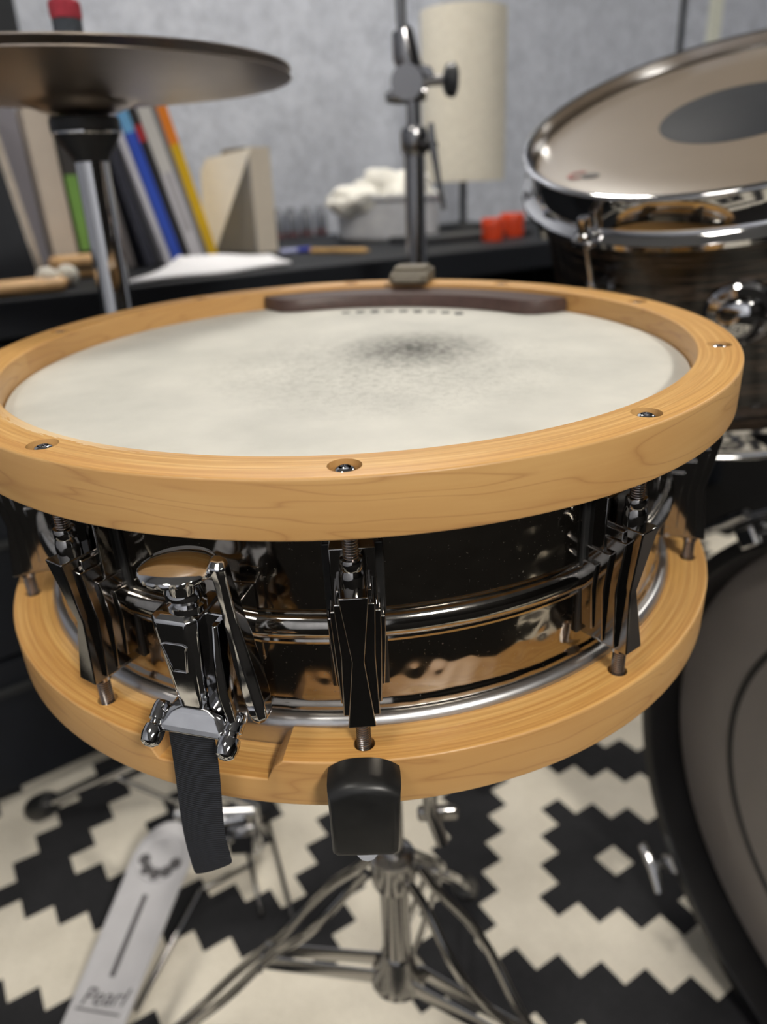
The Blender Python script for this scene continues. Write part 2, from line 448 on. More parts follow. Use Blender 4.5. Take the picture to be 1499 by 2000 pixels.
def rounded_ring(ri, ro, z0, z1, rad, n=5):
    """closed profile of a ring with rounded corners"""
    P = []
    for cx, cz, a0 in ((ro - rad, z1 - rad, 0), (ri + rad, z1 - rad, 90), (ri + rad, z0 + rad, 180), (ro - rad, z0 + rad, 270)):
        for k in range(n + 1):
            a = R(a0 + 90 * k / n); P.append((cx + rad * math.cos(a), cz + rad * math.sin(a)))
    return P
lug_ang = [A0 + k * PI / 5 for k in range(10)]
hoop = dlt(MB().lathe(rounded_ring(RI, RO, -.0225, 0, .0011), 220, closed=True), 'batter_hoop', M['wood'])
cut(hoop, cutters([(RT, a, .0058, -.0085, .01) for a in lug_ang], M['wood']))
hoop['label'] = 'upper maple counter hoop with recessed tension rod heads'
# lower hoop with the snare gate cut out of it
def lower_hoop():
    m = MB(); n = 360; prof = rounded_ring(RI, RO, -.1393, -.1168, .0011); k = len(prof); vs = []; fs = []
    g0, g1 = R(-117.0), R(-99.6)
    for i in range(n):
        a = -PI + 2 * PI * i / n
        t = 0
        if g0 < a < g1: t = min(1, (a - g0) / R(2.0), (g1 - a) / R(1.1))
        t = t * t * (3 - 2 * t)
        for r, z in prof:
            zz = z - (.0098 * t if z > -.125 else 0)
            vs.append((r * math.cos(a), r * math.sin(a), zz))
    for i in range(n):
        j = (i + 1) % n
        for q in range(k):
            p = (q + 1) % k; fs.append((i * k + q, j * k + q, j * k + p, i * k + p))
    m.add(vs, fs); return m
hoop2 = dlt(lower_hoop(), 'snare_side_hoop', M['wood2'])
cut(hoop2, cutters([(RT, a, .0042, -.13, -.10) for a in lug_ang], M['wood2']))
hoop2['label'] = 'lower maple counter hoop with a gate cut for the strap'

head = dlt(MB().lathe([(0, -.0113), (.10, -.0113), (.168, -.0113), (.1765, -.0125), (.1773, -.0165), (.1760, -.0215)], 128), 'batter_head', M['head'])
# faint printed mark half hidden behind the muffler
m = MB()
for k in range(9):
    a = R(92 - k * 4.6); r = .128; s = .0016 if k else .003
    m.box((r * math.cos(a) , r * math.sin(a), -.0111), (.0055, .004 + .002 * (k % 3), .0003))
dlt(m, 'printed_mark', M['mark'], smooth=0)
shell = dlt(MB().lathe([(.1722, -.012), (.1722, -.024), (.1719, -.0285), (.1718, -.0300), (.1718, -.0315), (.1718, -.060), (.1718, -.1070), (.1718, -.1085), (.1724, -.1096), (.1730, -.1108), (.1730, -.1130), (.1715, -.1150), (.168, -.128)], 200, caps=False), 'shell', M['shell'])
bp = []
for k in range(15):
    a = -PI / 2 + PI * k / 14; bp.append((.1715 + .0048 * math.cos(a), -.0722 + .0058 * math.sin(a)))
bp = [(.1717, -.0806), (.1727, -.0802), (.1731, -.0790), (.1727, -.0778)] + bp + [(.1727, -.0664), (.1729, -.0656), (.1717, -.0648)]
bd = MB().lathe(bp, 200).build('centre_bead', M['bead'], shell, shift=SH)
fh = [(.1740 + .0038 * math.cos(PI * k / 12), -.1185 + .0050 * math.sin(PI * k / 12)) for k in range(13)] + [(.1702, -.1315), (.1776, -.1315)]
dlt(MB().lathe(fh, 200, closed=True), 'flesh_hoop', M['alu'])
dlt(MB().lathe([(0, -.1305), (.15, -.1305), (.1690, -.1300)], 96, caps=False), 'snare_side_head', M['white'])

def thread(r, z0, z1, pitch=.00105):
    P = []; n = int(abs(z1 - z0) / pitch); s = 1 if z1 > z0 else -1
    for k in range(n):
        z = z0 + s * k * pitch; P += [(r * .78, z), (r * .99, z + s * pitch * .38), (r, z + s * pitch * .5), (r * .99, z + s * pitch * .62)]
    P.append((r * .78, z1)); return P

def lug_layers():
    L = []
    zm = -.0755
    L.append((.0108, .0106, .0094, -.0635, -.0955, .1800, .1788, .1795))
    L.append((.0093, .0089, .0080, -.0575, -.1000, .1850, .1830, .1842))
    L.append((.0074, .0064, .0070, -.0512, -.1015, .1905, .1872, .1895))
    L.append((.0053, .0023, .0053, -.0455, -.1030, .1958, .1912, .1945))
    return L, zm
def make_lug():
    """parts in a frame with x tangent, y radial outward (from the drum axis), z as drum"""
    m = MB(); L, zm = lug_layers(); back = .1715
    for (wt, wm_, wb_, zt, zb, rt, rm, rb) in L:
        fr = [(-wt, rt, zt), (wt, rt, zt), (wm_, rm, zm), (wb_, rb, zb), (-wb_, rb, zb), (-wm_, rm, zm)]
        bk = [(x, back, z) for x, y, z in fr]
        m.add(fr + bk, [(0, 1, 2, 5), (5, 2, 3, 4), (6, 11, 8, 7), (11, 10, 9, 8), (0, 6, 7, 1), (1, 7, 8, 2), (2, 8, 9, 3), (3, 9, 10, 4), (4, 10, 11, 5), (5, 11, 6, 0)])
    m.box((0, .1765, -.0520), (.0166, .0090, .036)); m.box((0, .1805, -.0560), (.0128, .015, .018))
    return m
lugm = make_lug()
def rotz(m, a):
    """x tangent, y radial  ->  drum frame at angle a"""
    T = Matrix(((-math.sin(a), math.cos(a), 0, 0), (math.cos(a), math.sin(a), 0, 0), (0, 0, 1, 0), (0, 0, 0, 1)))
    # tangent must run so that the frame is right handed
    T = Matrix(((math.sin(a), math.cos(a), 0, 0), (-math.cos(a), math.sin(a), 0, 0), (0, 0, 1, 0), (0, 0, 0, 1)))
    return T
proto = {}
lug0 = lugm.build('lug', M['lugchrome'], drum, smooth=20, bevel=.00055, seg=3, shift=SH)
lug0.matrix_local = rotz(None, lug_ang[0])
g = MB().box((0, .1722, -.0680), (.0226, .0020, .064)).build('gasket', M['gasket'], lug0, smooth=0, bevel=.0006, shift=SH)
c1 = MB().lathe([(.0028, -.0335), (.0040, -.0338), (.0043, -.0345), (.0043, -.0372), (.0040, -.0380), (.0045, -.0392), (.0048, -.041), (.0048, -.046)], 28, M=Matrix.Translation((0, RT, 0))).build('swivel_collar', M['lugchrome'], lug0, shift=SH)
r1 = MB().lathe(thread(.0029, -.0340, -.0215), 24, M=Matrix.Translation((0, RT, 0))).build('tension_rod', M['rod'], lug0, smooth=25, shift=SH)
r2 = MB().lathe([(.0036, -.1015), (.0036, -.1058)] + thread(.0029, -.1058, -.129), 24, M=Matrix.Translation((0, RT, 0))).build('tension_rod', M['rod'], lug0, smooth=25, shift=SH)
hd = MB().lathe([(.0, -.0012), (.0014, -.0012), (.0015, -.0022), (.0019, -.0022), (.0021, -.0005), (.0030, -.0008), (.0036, -.0016), (.0039, -.0034), (.0040, -.0088)], 28, M=Matrix.Translation((0, RT, 0)))
h1 = hd.build('rod_head', M['chrome'], lug0, shift=SH)
ws = MB().lathe([(.0056, -.0082), (.0056, -.0076), (.0030, -.0076)], 28, M=Matrix.Translation((0, RT, 0))).build('washer', M['lugchrome'], lug0, shift=SH)
for k in range(1, 10):
    c = copy_tree(lug0, drum); c.matrix_local = rotz(None, lug_ang[k])

# ---- throw-off (strainer) between two lugs
PH = R(-107.5)
ST = frame((0, 0, 0), (-math.sin(PH), math.cos(PH), 0), (math.cos(PH), math.sin(PH), 0), (0, 0, 1))
# frame: x = tangent to the right seen from outside, y = radial outwards, z up
sb = MB()
def loft(m, secs, M_=None):
    """secs: list of equally sized closed loops of 3d points"""
    n = len(secs[0]); vs = [p for s in secs for p in s]; fs = [list(range(n)), [(len(secs) - 1) * n + k for k in range(n)]]
    for i in range(len(secs) - 1):
        for k in range(n):
            q = (k + 1) % n; fs.append((i * n + k, i * n + q, (i + 1) * n + q, (i + 1) * n + k))
    return m.add(vs, fs, M_)
def hexsec(cx, hw, ch, r0, r1, z):
    return [(cx - hw, r0, z), (cx + hw, r0, z), (cx + hw, r1 - ch, z), (cx + hw - ch, r1, z), (cx - hw + ch, r1, z), (cx - hw, r1 - ch, z)]
loft(sb, [hexsec(-.0010, .0060, .0020, .186, .2030, -.0492), hexsec(-.0010, .0090, .0030, .183, .2055, -.0512), hexsec(-.0008, .0088, .0030, .183, .2060, -.0560), hexsec(0, .0060, .0020, .184, .2035, -.0905), hexsec(0, .0056, .0018, .186, .2020, -.0925)], ST)
# mounting block reaching back to the shell
sb.box((.004, .180, -.072), (.022, .017, .036), ST)
sb.box((.010, .188, -.072), (.009, .016, .040), ST)
strainer = dlt(sb, 'strainer', M['chrome'], smooth=20, bevel=.0008, seg=3)
strainer['label'] = 'polished chrome throw-off lever housing on the shell'
# keystone emblem, raised rim on the front of the body
fz0, fz1 = -.060, -.0735
def fy(z): return .2060 + (.2035 - .2060) * ((z + .056) / (-.0905 + .056)) + .0001
em = MB(); kp = [(-.0050, -.0605), (-.0034, -.0598), (.0034, -.0598), (.0048, -.0606), (.0042, -.0620), (.0026, -.0722), (-.0028, -.0722)]
kpts = [Vector((x - .0006, fy(z), z)) for x, z in kp]
for i in range(len(kpts)): em.cyl(kpts[i], kpts[(i + 1) % len(kpts)], .00038, 8, ST)
em.build('emblem', M['chrome'], strainer, shift=SH)
# adjustment knob
kz = -.0300; kx = .0035; kr = .201
KT = ST @ Matrix.Translation((kx, kr, 0))
kb = MB(); n = 20; prof = []
vs = []; fs = []
N = 120
rings = [(.0, .0018, 0), (.006, .0015, 0), (.0100, .0008, 0), (.0124, .0001, 0), (.0133, -.0006, 0), (.0136, -.0012, 1), (.0134, -.0022, 1), (.0126, -.0028, 1), (.0112, -.0032, 0), (.0052, -.0048, 0), (.0046, -.0075, 0), (.0042, -.0110, 0), (.0, -.0110, 0)]
for (r, z, sc) in rings:
    for k in range(N):
        a = 2 * PI * k / N; rr = r
        if sc: rr = r - .0009 * max(0, math.cos(a * 16)) ** 3.0
        vs.append((rr * math.cos(a), rr * math.sin(a), kz + z))
for i in range(len(rings) - 1):
    for k in range(N):
        q = (k + 1) % N; fs.append((i * N + k, i * N + q, (i + 1) * N + q, (i + 1) * N + k))
kb.add(vs, fs, KT)
kb.build('knob', M['chrome'], strainer, smooth=40, shift=SH)
MB().lathe([(.0038, -.0385), (.0062, -.0400), (.0072, -.0425), (.0072, -.0445), (.0055, -.0465), (.0070, -.0475), (.0070, -.0500)], 40, ST @ Matrix.Translation((.0015, .1965, 0))).build('knob_collar', M['chrome'], strainer, shift=SH)
# throw lever on the right of the body, a curved folded arm
lv = MB(); secs = []
for (z, x, y, hw, d) in [(-.0272, .0182, .2005, .0026, .0030), (-.0292, .0184, .2018, .0036, .0044), (-.036, .0184, .2000, .0030, .0046), (-.050, .0182, .1972, .0030, .0062), (-.060, .0190, .1965, .0036, .0072), (-.072, .0212, .1975, .0042, .0076), (-.083, .0240, .1995, .0044, .0070), (-.0905, .0252, .2000, .0038, .0058), (-.0935, .0245, .1995, .0026, .0040)]:
    secs.append([(x - hw, y - d, z), (x, y - d, z), (x + hw, y - d * .6, z), (x + hw, y + d * .3, z), (x + hw * .4, y + d * .6, z), (x - hw * .6, y + d * .45, z), (x - hw, y, z)])
loft(lv, secs, ST)
lv.build('throw_lever', M['chrome'], strainer, smooth=30, bevel=.0005, shift=SH)
lw = MB(); secs = []
for (z, x, y, hw, d) in [(-.054, .0128, .1985, .0012, .004), (-.066, .0132, .2000, .0016, .006), (-.080, .0142, .2015, .0020, .007), (-.093, .0160, .2020, .0022, .006), (-.0975, .0165, .2010, .002, .004)]:
    secs.append([(x - hw, y - d, z), (x + hw, y - d, z), (x + hw, y + d * .4, z), (x, y + d * .7, z), (x - hw, y + d * .4, z)])
loft(lw, secs, ST)
lw.build('lever_cheek', M['chrome'], strainer, smooth=30, bevel=.0004, shift=SH)
# strap clamp with two thumb bolts
cl = MB()
secs = []
for (z, hw, y0, y1) in [(-.0895, .0068, .188, .2035), (-.0915, .0110, .188, .2050), (-.0950, .0140, .189, .2085), (-.0972, .0140, .190, .2092), (-.0980, .0130, .192, .2085)]:
    secs.append([(.001 - hw, y0, z), (.001 + hw, y0, z), (.001 + hw, y1 - .002, z), (.001 + hw - .002, y1, z), (.001 - hw + .002, y1, z), (.001 - hw, y1 - .002, z)])
loft(cl, secs, ST)
cl.build('strap_clamp', M['chrome'], strainer, smooth=25, bevel=.0007, seg=3, shift=SH)
for sx in (-1, 1):
    b = MB(); x = .0012 + sx * .0152
    ax = Vector((0, 1, -.62)).normalized()
    T = ST @ zframe((x, .2030, -.0945), ax)
    b.lathe([(0, -.0045), (.0030, -.004), (.0036, -.002), (.0036, .0030), (.0028, .0036), (.0028, .0048), (.0038, .0054), (.0041, .0068), (.0041, .0092), (.0034, .0116), (.0018, .0128), (0, .0131)], 28, T)
    b.build('thumb_bolt', M['chrome'], strainer, shift=SH)
# nylon strap hanging from the clamp
sp_ = MB(); pts = [(-.0012, .2055, -.0955, .0096), (-.0018, .2056, -.104, .0098), (-.0022, .2055, -.116, .0099), (-.0034, .2055, -.130, .0098), (-.0044, .2060, -.145, .0098), (-.0048, .2062, -.158, .0098), (-.0042, .2058, -.169, .0098), (-.0040, .2055, -.1745, .0098)]
vs = []; fs = []; nx = 8
for i, (x, y, z, hw) in enumerate(pts):
    tilt = max(0, (i - 3)) * .0016
    for k in range(nx + 1):
        u = -1 + 2 * k / nx
        vs.append((x + u * hw, y - .0012 * u * u, z + tilt * u * (1 if i > 3 else 0)))
for i in range(len(pts) - 1):
    for k in range(nx):
        fs.append((i * (nx + 1) + k, i * (nx + 1) + k + 1, (i + 1) * (nx + 1) + k + 1, (i + 1) * (nx + 1) + k))
sp_.add(vs, fs, ST)
strap = dlt(sp_, 'strap', M['strap'], smooth=60)
sd = strap.modifiers.new('thickness', 'SOLIDIFY'); sd.thickness = .0009; sd.offset = 0
ss = strap.modifiers.new('smooth', 'SUBSURF'); ss.levels = ss.render_levels = 2
strap['label'] = 'black ribbed nylon snare strap hanging over the lower hoop'

# ------------------------------------------------------------------ clip-on muffler at the back of the hoop
mu = empty('drum_muffler', DT @ Matrix.Translation((.045, .16, -.0110)))
tag(mu, 'dark brown crescent muffler clipped on the far side of the drum hoop', 'drum muffler')
MSH = (-.045, -.16, .0110)
m = MB(); vs = []; fs = []; n = 40
for i in range(n + 1):
    t = i / n; a = R(112 - t * 78)
    e = min(1, min(t, 1 - t) / .10); e = math.sqrt(max(0, 1 - (1 - e) ** 2)) * .85 + .15
    ro, wd = .1745, .030 * (e * .8 + .2)
    ri = ro - wd
    hgt = .0085
    for r, z in ((ri, 0.0), (ri, hgt * .6), (ri + .002, hgt), (ro - .002, hgt), (ro, hgt * .7), (ro, 0)):
        vs.append((r * math.cos(a), r * math.sin(a), -.0110 + z))
k = 6
for i in range(n):
    for q in range(k):
        p = (q + 1) % k; fs.append((i * k + q, i * k + p, (i + 1) * k + p, (i + 1) * k + q))
fs.append(list(range(k))); fs.append([n * k + q for q in range(k)])
m.add(vs, fs); m.build('crescent', M['leather'], mu, smooth=40, shift=MSH)
ca = R(75.5); CM = frame((0, 0, 0), (math.sin(ca), -math.cos(ca), 0), (math.cos(ca), math.sin(ca), 0), (0, 0, 1))
cm = MB().box((0, .1880, .0045), (.0290, .0300, .0085), CM).box((0, .1995, -.006), (.0300, .0030, .026), CM).box((0, .1745, .0045), (.0290, .012, .006), CM)
cm.box((0, .1860, .0100), (.025, .020, .004), CM)
cm.build('hoop_clip', M['clipmetal'], mu, smooth=0, bevel=.0012, shift=MSH)
MB().cyl((-.010, .1668, .0035), (.010, .1668, .0035), .0022, 14, CM).build('hinge_pin', M['clipmetal'], mu, shift=MSH)

# ------------------------------------------------------------------ snare stand
AX = Vector((-.004, .415, 0))
ss_ = empty('snare_stand', Matrix.Translation(AX)); tag(ss_, 'chrome snare drum basket stand under the snare drum', 'drum stand')
def stl(m, name, mat, parent=ss_, **k): return m.build(name, mat, parent, shift=(-AX.x, -AX.y, 0), **k)
def dw(p): return DT @ Vector(p)
HUB = Vector((AX.x, AX.y, .47))
for ai, a in enumerate((R(-90.1), R(29.9), R(149.9))):
    d = Vector((math.cos(a), math.sin(a), 0)); t = Vector((-math.sin(a), math.cos(a), 0))
    tipb = dw(d * .209 + Vector((0, 0, -.150))); hubp = HUB + Vector((d.x, d.y, 0)) * .03 + Vector((0, 0, .01))
    arm = MB().tube([hubp, hubp + Vector((d.x, d.y, 0)) * .05 + Vector((0, 0, .035)), dw(d * .13 + Vector((0, 0, -.168))), dw(d * .185 + Vector((0, 0, -.163))), tipb], [.0045] * 5, 12)
    armo = stl(arm, 'basket_arm', M['stand'])
    # rubber tip: arch-topped block, bears on the outside of the lower hoop
    T = DT @ frame(d * .1980 + Vector((0, 0, -.1325)), t, d, Vector((0, 0, 1))) @ Matrix.Rotation(R(2.0), 4, 'Y')
    P = [(-.0112, -.0187), (.0112, -.0187), (.0128, -.0172)]
    for k in range(15):
        u = 1 - 2 * k / 14; P.append((u * .0137, .0138 + .0046 * (1 - abs(u) ** 2.6)))
    P.append((-.0128, -.0172))
    m = MB(); secs = []
    for y, sc, up_ in ((0, .98, 0), (.003, 1.0, 0), (.0085, 1.0, 0), (.0112, .985, -.0004), (.0130, .955, -.0012), (.0141, .90, -.0024), (.0146, .80, -.0042)):
        secs.append([(x * sc, y, z_ * (sc if z_ < 0 else 1) + (up_ if z_ > 0 else 0)) for x, z_ in P])
    loft(m, secs, T)
    o = stl(m, 'rubber_tip', M['rubber'], armo, smooth=30)
# hub, tilter and tubes
m = MB().lathe([(.0, .500), (.016, .498), (.020, .490), (.020, .458), (.014, .450)], 32, Matrix.Translation(AX)); stl(m, 'basket_hub', M['stand'])
m = MB().lathe([(.0085, .34), (.0085, .455)], 24, Matrix.Translation(AX)); stl(m, 'upper_tube', M['stand'])
m = MB().tube([AX + Vector((-.018, -.012, .43)), AX + Vector((.032, -.012, .43))], .011, 20).tube([AX + Vector((.028, -.012, .43)), AX + Vector((.028, -.012, .395)), AX + Vector((.036, -.020, .372))], [.006, .005, .0045], 12)
stl(m, 'tilter', M['stand'])
m = MB().box(AX + Vector((.034, -.004, .385)), (.030, .007, .012)); stl(m, 'wing_bolt', M['stand'], bevel=.003)
m = MB().lathe([(.0125, .345), (.0165, .343), (.0175, .335), (.0175, .322), (.0165, .316), (.0115, .314)], 32, Matrix.Translation(AX)); stl(m, 'height_collar', M['stand'])
m = MB().lathe([(.0113, .315), (.0113, .212)], 32, Matrix.Translation(AX)); stl(m, 'lower_tube', M['stand'])
m = MB().lathe([(.0113, .238), (.0135, .234), (.0150, .226), (.0215, .214), (.0225, .206), (.0160, .202), (.0, .200)], 32, Matrix.Translation(AX)); stl(m, 'brace_collar', M['stand'])
for az, foot in ((R(166), .245), (R(-28), .235), (R(70), .24)):
    d = Vector((math.cos(az), math.sin(az), 0)); t = Vector((-math.sin(az), math.cos(az), 0))
    top = AX + d * .018 + Vector((0, 0, .328)); end = AX + d * foot + Vector((0, 0, .034))
    legs = []
    lm = MB()
    for s in (-1, 1):
        P = []
        for k in range(25):
            u = k / 24
            w_ = .0085 + .0105 * max(0, math.sin(PI * min(1, max(0, (u - .06) / .30)))) ** 1.0 + .004 * max(0, math.sin(PI * min(1, max(0, (u - .45) / .3))))
            P.append(top.lerp(end, u) + t * s * w_)
        lm.tube(P, .0042, 10, flat=.75)
    lo = stl(lm, 'leg', M['stand'])
    jn = top.lerp(end, .44)
    bm_ = MB()
    for s in (-1, 1):
        bm_.tube([AX + d * .016 + t * s * .008 + Vector((0, 0, .212)), (AX + d * .016 + Vector((0, 0, .212))).lerp(jn, .5) + t * s * .007, jn + t * s * .006], .0085, 10, flat=.22, up=(0, 0, 1))
    bm_.tube([jn - t * .014, jn + t * .014], .0032, 10)
    stl(bm_, 'leg_brace', M['stand'], lo)
    T = zframe(end, (end - top).normalized())
    stl(MB().lathe([(.0, -.016), (.011, -.014), (.0135, -.008), (.0140, .012), (.012, .022), (.006, .026), (0, .027)], 20, T), 'rubber_foot', M['rubber'], lo)

# ------------------------------------------------------------------ hi-hat stand, pedal and cymbals
HH = Vector((-.240, .720, 0))
hs = empty('hi_hat_stand', Matrix.Translation(HH)); tag(hs, 'chrome hi-hat stand with a grey foot pedal beside the snare drum', 'hi-hat stand')
def hb(m, name, mat, parent=hs, **k): return m.build(name, mat, parent, shift=(-HH.x, -HH.y, 0), **k)
TH = Matrix.Translation(HH)
tubeo = hb(MB().lathe([(.0125, .10), (.0125, .560), (.0165, .562), (.0165, .595), (.0142, .597), (.0142, .842)], 32, TH), 'tube', M['chrome'])
hb(MB().lathe([(.0142, .832), (.0160, .836), (.0235, .846), (.0270, .852), (.0275, .8535)], 40, TH), 'seat_cup', M['blackplastic'])
hb(MB().lathe([(.0278, .8530), (.0284, .8538), (.0284, .8550), (.0278, .8556)], 40, TH), 'cup_ring', M['chrome'])
hb(MB().lathe([(.0282, .8556), (.0288, .857), (.0288, .8645), (.027, .8668), (.010, .8674)], 40, TH), 'seat_felt', M['blackplastic'])
hb(MB().lathe([(.0033, .84), (.0033, 1.12)], 16, TH), 'pull_rod', M['chrome'])
hb(MB().lathe([(.0045, .9216), (.0112, .9218), (.0116, .923), (.0116, .9365), (.0100, .937)], 32, TH), 'clutch_felt', M['greyfelt'])
hb(MB().lathe([(.0100, .937), (.0118, .9372), (.0126, .940), (.0126, .948), (.0110, .950), (.0040, .9505)], 32, TH), 'clutch_washer', M['redfelt'])
hb(MB().lathe([(.0040, .9505), (.0070, .952), (.0070, .985), (.0055, .987), (.0034, .988)], 24, TH), 'clutch', M['chrome'])
# pedal
heel = atz(192, 1972, .030); toe = atz(352, 1585, .085)
fd = (toe - heel); FL = fd.length; fy_ = fd.normalized(); fx = fy_.cross(Vector((0, 0, 1))).normalized(); fz = fx.cross(fy_)
FT = frame(heel, fx, fy_, fz)
def fb_outline(n=12):
    # shoe-like board: rounded heel, straight sides, round toe plate
    P = [(-.036, -.045), (.036, -.045)]
    P = [(-.028, -.036), (.028, -.036), (.033, -.030), (.036, FL * .60)]
    rc, cy = .038, FL * .70
    for k in range(n + 1):
        a = R(-12 + (204) * k / n); P.append((rc * math.cos(a), cy + rc * 1.45 * math.sin(a)))
    P += [(-.036, FL * .60), (-.033, -.030)]
    return P
fbm = MB().prism(fb_outline(), -.006, 0, FT)
fb = hb(fbm, 'footboard', M['footboard'], smooth=25, bevel=.0018)
fb['label'] = 'grey footboard with a round toe plate and a script logo at the heel'
slot = hb(MB().prism([(-.0030, FL * .14), (.0030, FL * .14), (.0030, FL * .53), (-.0030, FL * .53)], -.001, .0006, FT), 'groove', M['footdark'], fb, smooth=0)
disc = hb(MB().lathe([(.0, .0006), (.022, .0012), (.0275, .0012), (.029, .0022), (.030, .0012), (.030, -.001)], 48, FT @ Matrix.Translation((.001, FL * .73, 0))), 'toe_disc', M['footboard'], fb)
for k in range(5):
    a = R(-165 + k * 37.5); 
    hb(MB().lathe([(0, .0016), (.0052, .0018), (.0064, .0026), (.0070, .0016), (.0072, .0)], 20, FT @ Matrix.Translation((.001 + .0205 * math.cos(a), FL * .73 + .0205 * math.sin(a), 0))), 'disc_hole', M['footdark'], fb)
# raised script lettering at the heel
def text_part(body, size, T, name, mat, parent, shift, ext=.0004, shear=.35):
    cu = bpy.data.curves.new(name, 'FONT'); cu.body = body; cu.size = size; cu.extrude = ext; cu.align_x = 'CENTER'; cu.shear = shear; cu.resolution_u = 3
    tmp = bpy.data.objects.new(name + '_curve', cu); col.objects.link(tmp); bpy.context.view_layer.update()
    me = bpy.data.meshes.new_from_object(tmp.evaluated_get(bpy.context.evaluated_depsgraph_get()))
    bpy.data.objects.remove(tmp)
    me.transform(Matrix.Translation(shift) @ T); me.materials.clear(); me.materials.append(mat); me.name = name
    o = bpy.data.objects.new(name, me); col.objects.link(o); o.parent = parent; return o
text_part('Pearl', .024, FT @ Matrix.Translation((.001, .004, .0004)) @ Matrix.Rotation(R(6), 4, 'Z'), 'logo_lettering', M['footdark'], fb, (-HH.x, -HH.y, 0))
hb(MB().box((.000, -.002, .0004), (.050, .0016, .0008), FT), 'logo_underline', M['footdark'], fb, smooth=0)
hb(MB().prism([(-.031, -.054), (.031, -.054), (.033, -.037), (-.033, -.037)], -.0075, -.001, FT), 'heel_plate', M['footboard'], smooth=0, bevel=.003)
# frame at the foot of the stand: side struts, linkage and floor rods
m = MB()
for s in (-1, 1):
    m.tube([HH + Vector((s * .045 + .012, .004, .017)), HH + Vector((s * .045 + .012, .012, .085)), HH + Vector((s * .016, .006, .125))], [.0085, .0085, .008], 12)
m.tube([HH + Vector((-.04, .006, .085)), HH + Vector((.06, .006, .085))], .007, 12)
m.box(HH + Vector((.045, -.018, .060)), (.030, .016, .03))
hb(m, 'pedal_frame', M['chrome'], smooth=40)
hb(MB().tube([toe + Vector((.03, -.02, -.004)), HH + Vector((.048, -.002, .082))], .0045, 10).tube([toe + Vector((.035, -.06, -.02)), HH + Vector((.05, -.01, .07))], .004, 10), 'linkage', M['chrome'])
rp = [atz(388, 1742, .010), atz(265, 1975, .010)]
hb(MB().tube([HH + Vector((.055, -.01, .012)), rp[0], rp[1]], .0032, 10), 'floor_rod', M['stand'])
for a, b in (((474, 1610), (512, 1788)), ((520, 1590), (572, 1792))):
    hb(MB().tube([HH + Vector((.03, .02, .03)), atz(*a, .016), atz(*b, .010)], .0030, 10), 'floor_rod', M['stand'])
for az, ft_ in ((R(162), .26), (R(60), .26), (R(-88), .0)):
    if not ft_: continue
    d = Vector((math.cos(az), math.sin(az), 0)); a = HH + d * .015 + Vector((0, 0, .20)); b = HH + d * ft_ + Vector((0, 0, .036))
    l = hb(MB().tube([a, b], .0075, 12), 'leg', M['chrome'])
    hb(MB().lathe([(.0, -.018), (.015, -.016), (.018, -.006), (.018, .018), (.014, .028), (0, .030)], 20, zframe(b, (b - a).normalized())), 'rubber_foot', M['rubber'], l)
    hb(MB().tube([HH + d * .012 + Vector((0, 0, .09)), a.lerp(b, .5)], .004, 8, flat=.5), 'leg_brace', M['chrome'], l)
hb(MB().lathe([(.0125, .235), (.021, .232), (.022, .205), (.021, .185), (.0125, .182)], 32, TH), 'leg_collar', M['chrome'])

def cymbal(name, z_rim, sgn, label):
    root = empty(name, Matrix.Translation((HH.x, HH.y, z_rim)))
    tag(root, label, 'cymbal', 'pair of hi-hat cymbals')
    P = [(.178, 0), (.150, .0035), (.120, .0068), (.090, .0095), (.062, .0118), (.050, .0128), (.046, .0138), (.041, .0168), (.032, .0202), (.020, .0218), (.0062, .0222)]
    up = [(r, sgn * z) for r, z in P]; th = .0010
    dn = [(r, sgn * z - sgn * th) for r, z in reversed(P)]
    MB().lathe(up + dn, 160, closed=True).build('bow', M['bronze'], root, smooth=40)
    return root
cymbal('hi_hat_cymbal', .8985, 1, 'upper bronze hi-hat cymbal with the red washer on top')
cymbal('hi_hat_cymbal', .8910, -1, 'lower bronze hi-hat cymbal sitting on the black cup')
lo = [o for o in bpy.data.objects if o.name.startswith('hi_hat_cymbal')][-1]

# ------------------------------------------------------------------ tom on the right
TC = Vector((.3046, .6874, .8479)); TN = Vector((-.2677, -.298, .9162)).normalized()
TM = zframe(TC, TN); TL = -.215
tom = empty('tom_drum', TM @ Matrix.Translation((0, 0, TL - .02))); tag(tom, 'rack tom with dark oyster wrap, chrome hoop and black dot on its head', 'tom drum')
TS = (0, 0, -(TL - .02))
def tb(m, name, mat, parent=tom, **k): return m.build(name, mat, parent, shift=TS, **k)
tb(MB().lathe([(.1620, -.004), (.1650, -.004), (.1650, TL), (.1620, TL)], 160, closed=True), 'shell', M['oyster'], smooth=60)
hdp = [(0, 0), (.12, 0), (.158, -.0006), (.164, -.002), (.1675, -.006), (.1685, -.016)]
thd = tb(MB().lathe(hdp, 128), 'head', M['tomhead'])
tb(MB().lathe([(0, .0005), (.0605, .0004), (.0612, .0001)], 96), 'centre_dot', M['dot'], thd)
def hoop_prof(s=1, z0=0):
    return [(r, z0 + s * z) for r, z in ((.1690, .0095), (.1715, .0112), (.1748, .0105), (.1755, .0092), (.1725, .0080), (.1716, .0060), (.1716, -.0150), (.1730, -.0185), (.1790, -.0205), (.1815, -.0225), (.1815, -.0265), (.1790, -.0250), (.1725, -.0225), (.1695, -.0190), (.1690, -.0140))]
tb(MB().lathe(hoop_prof(), 160, closed=True), 'hoop', M['chrome'], smooth=50)
tb(MB().lathe(hoop_prof(-1, TL), 160, closed=True), 'hoop', M['chrome'], smooth=50)
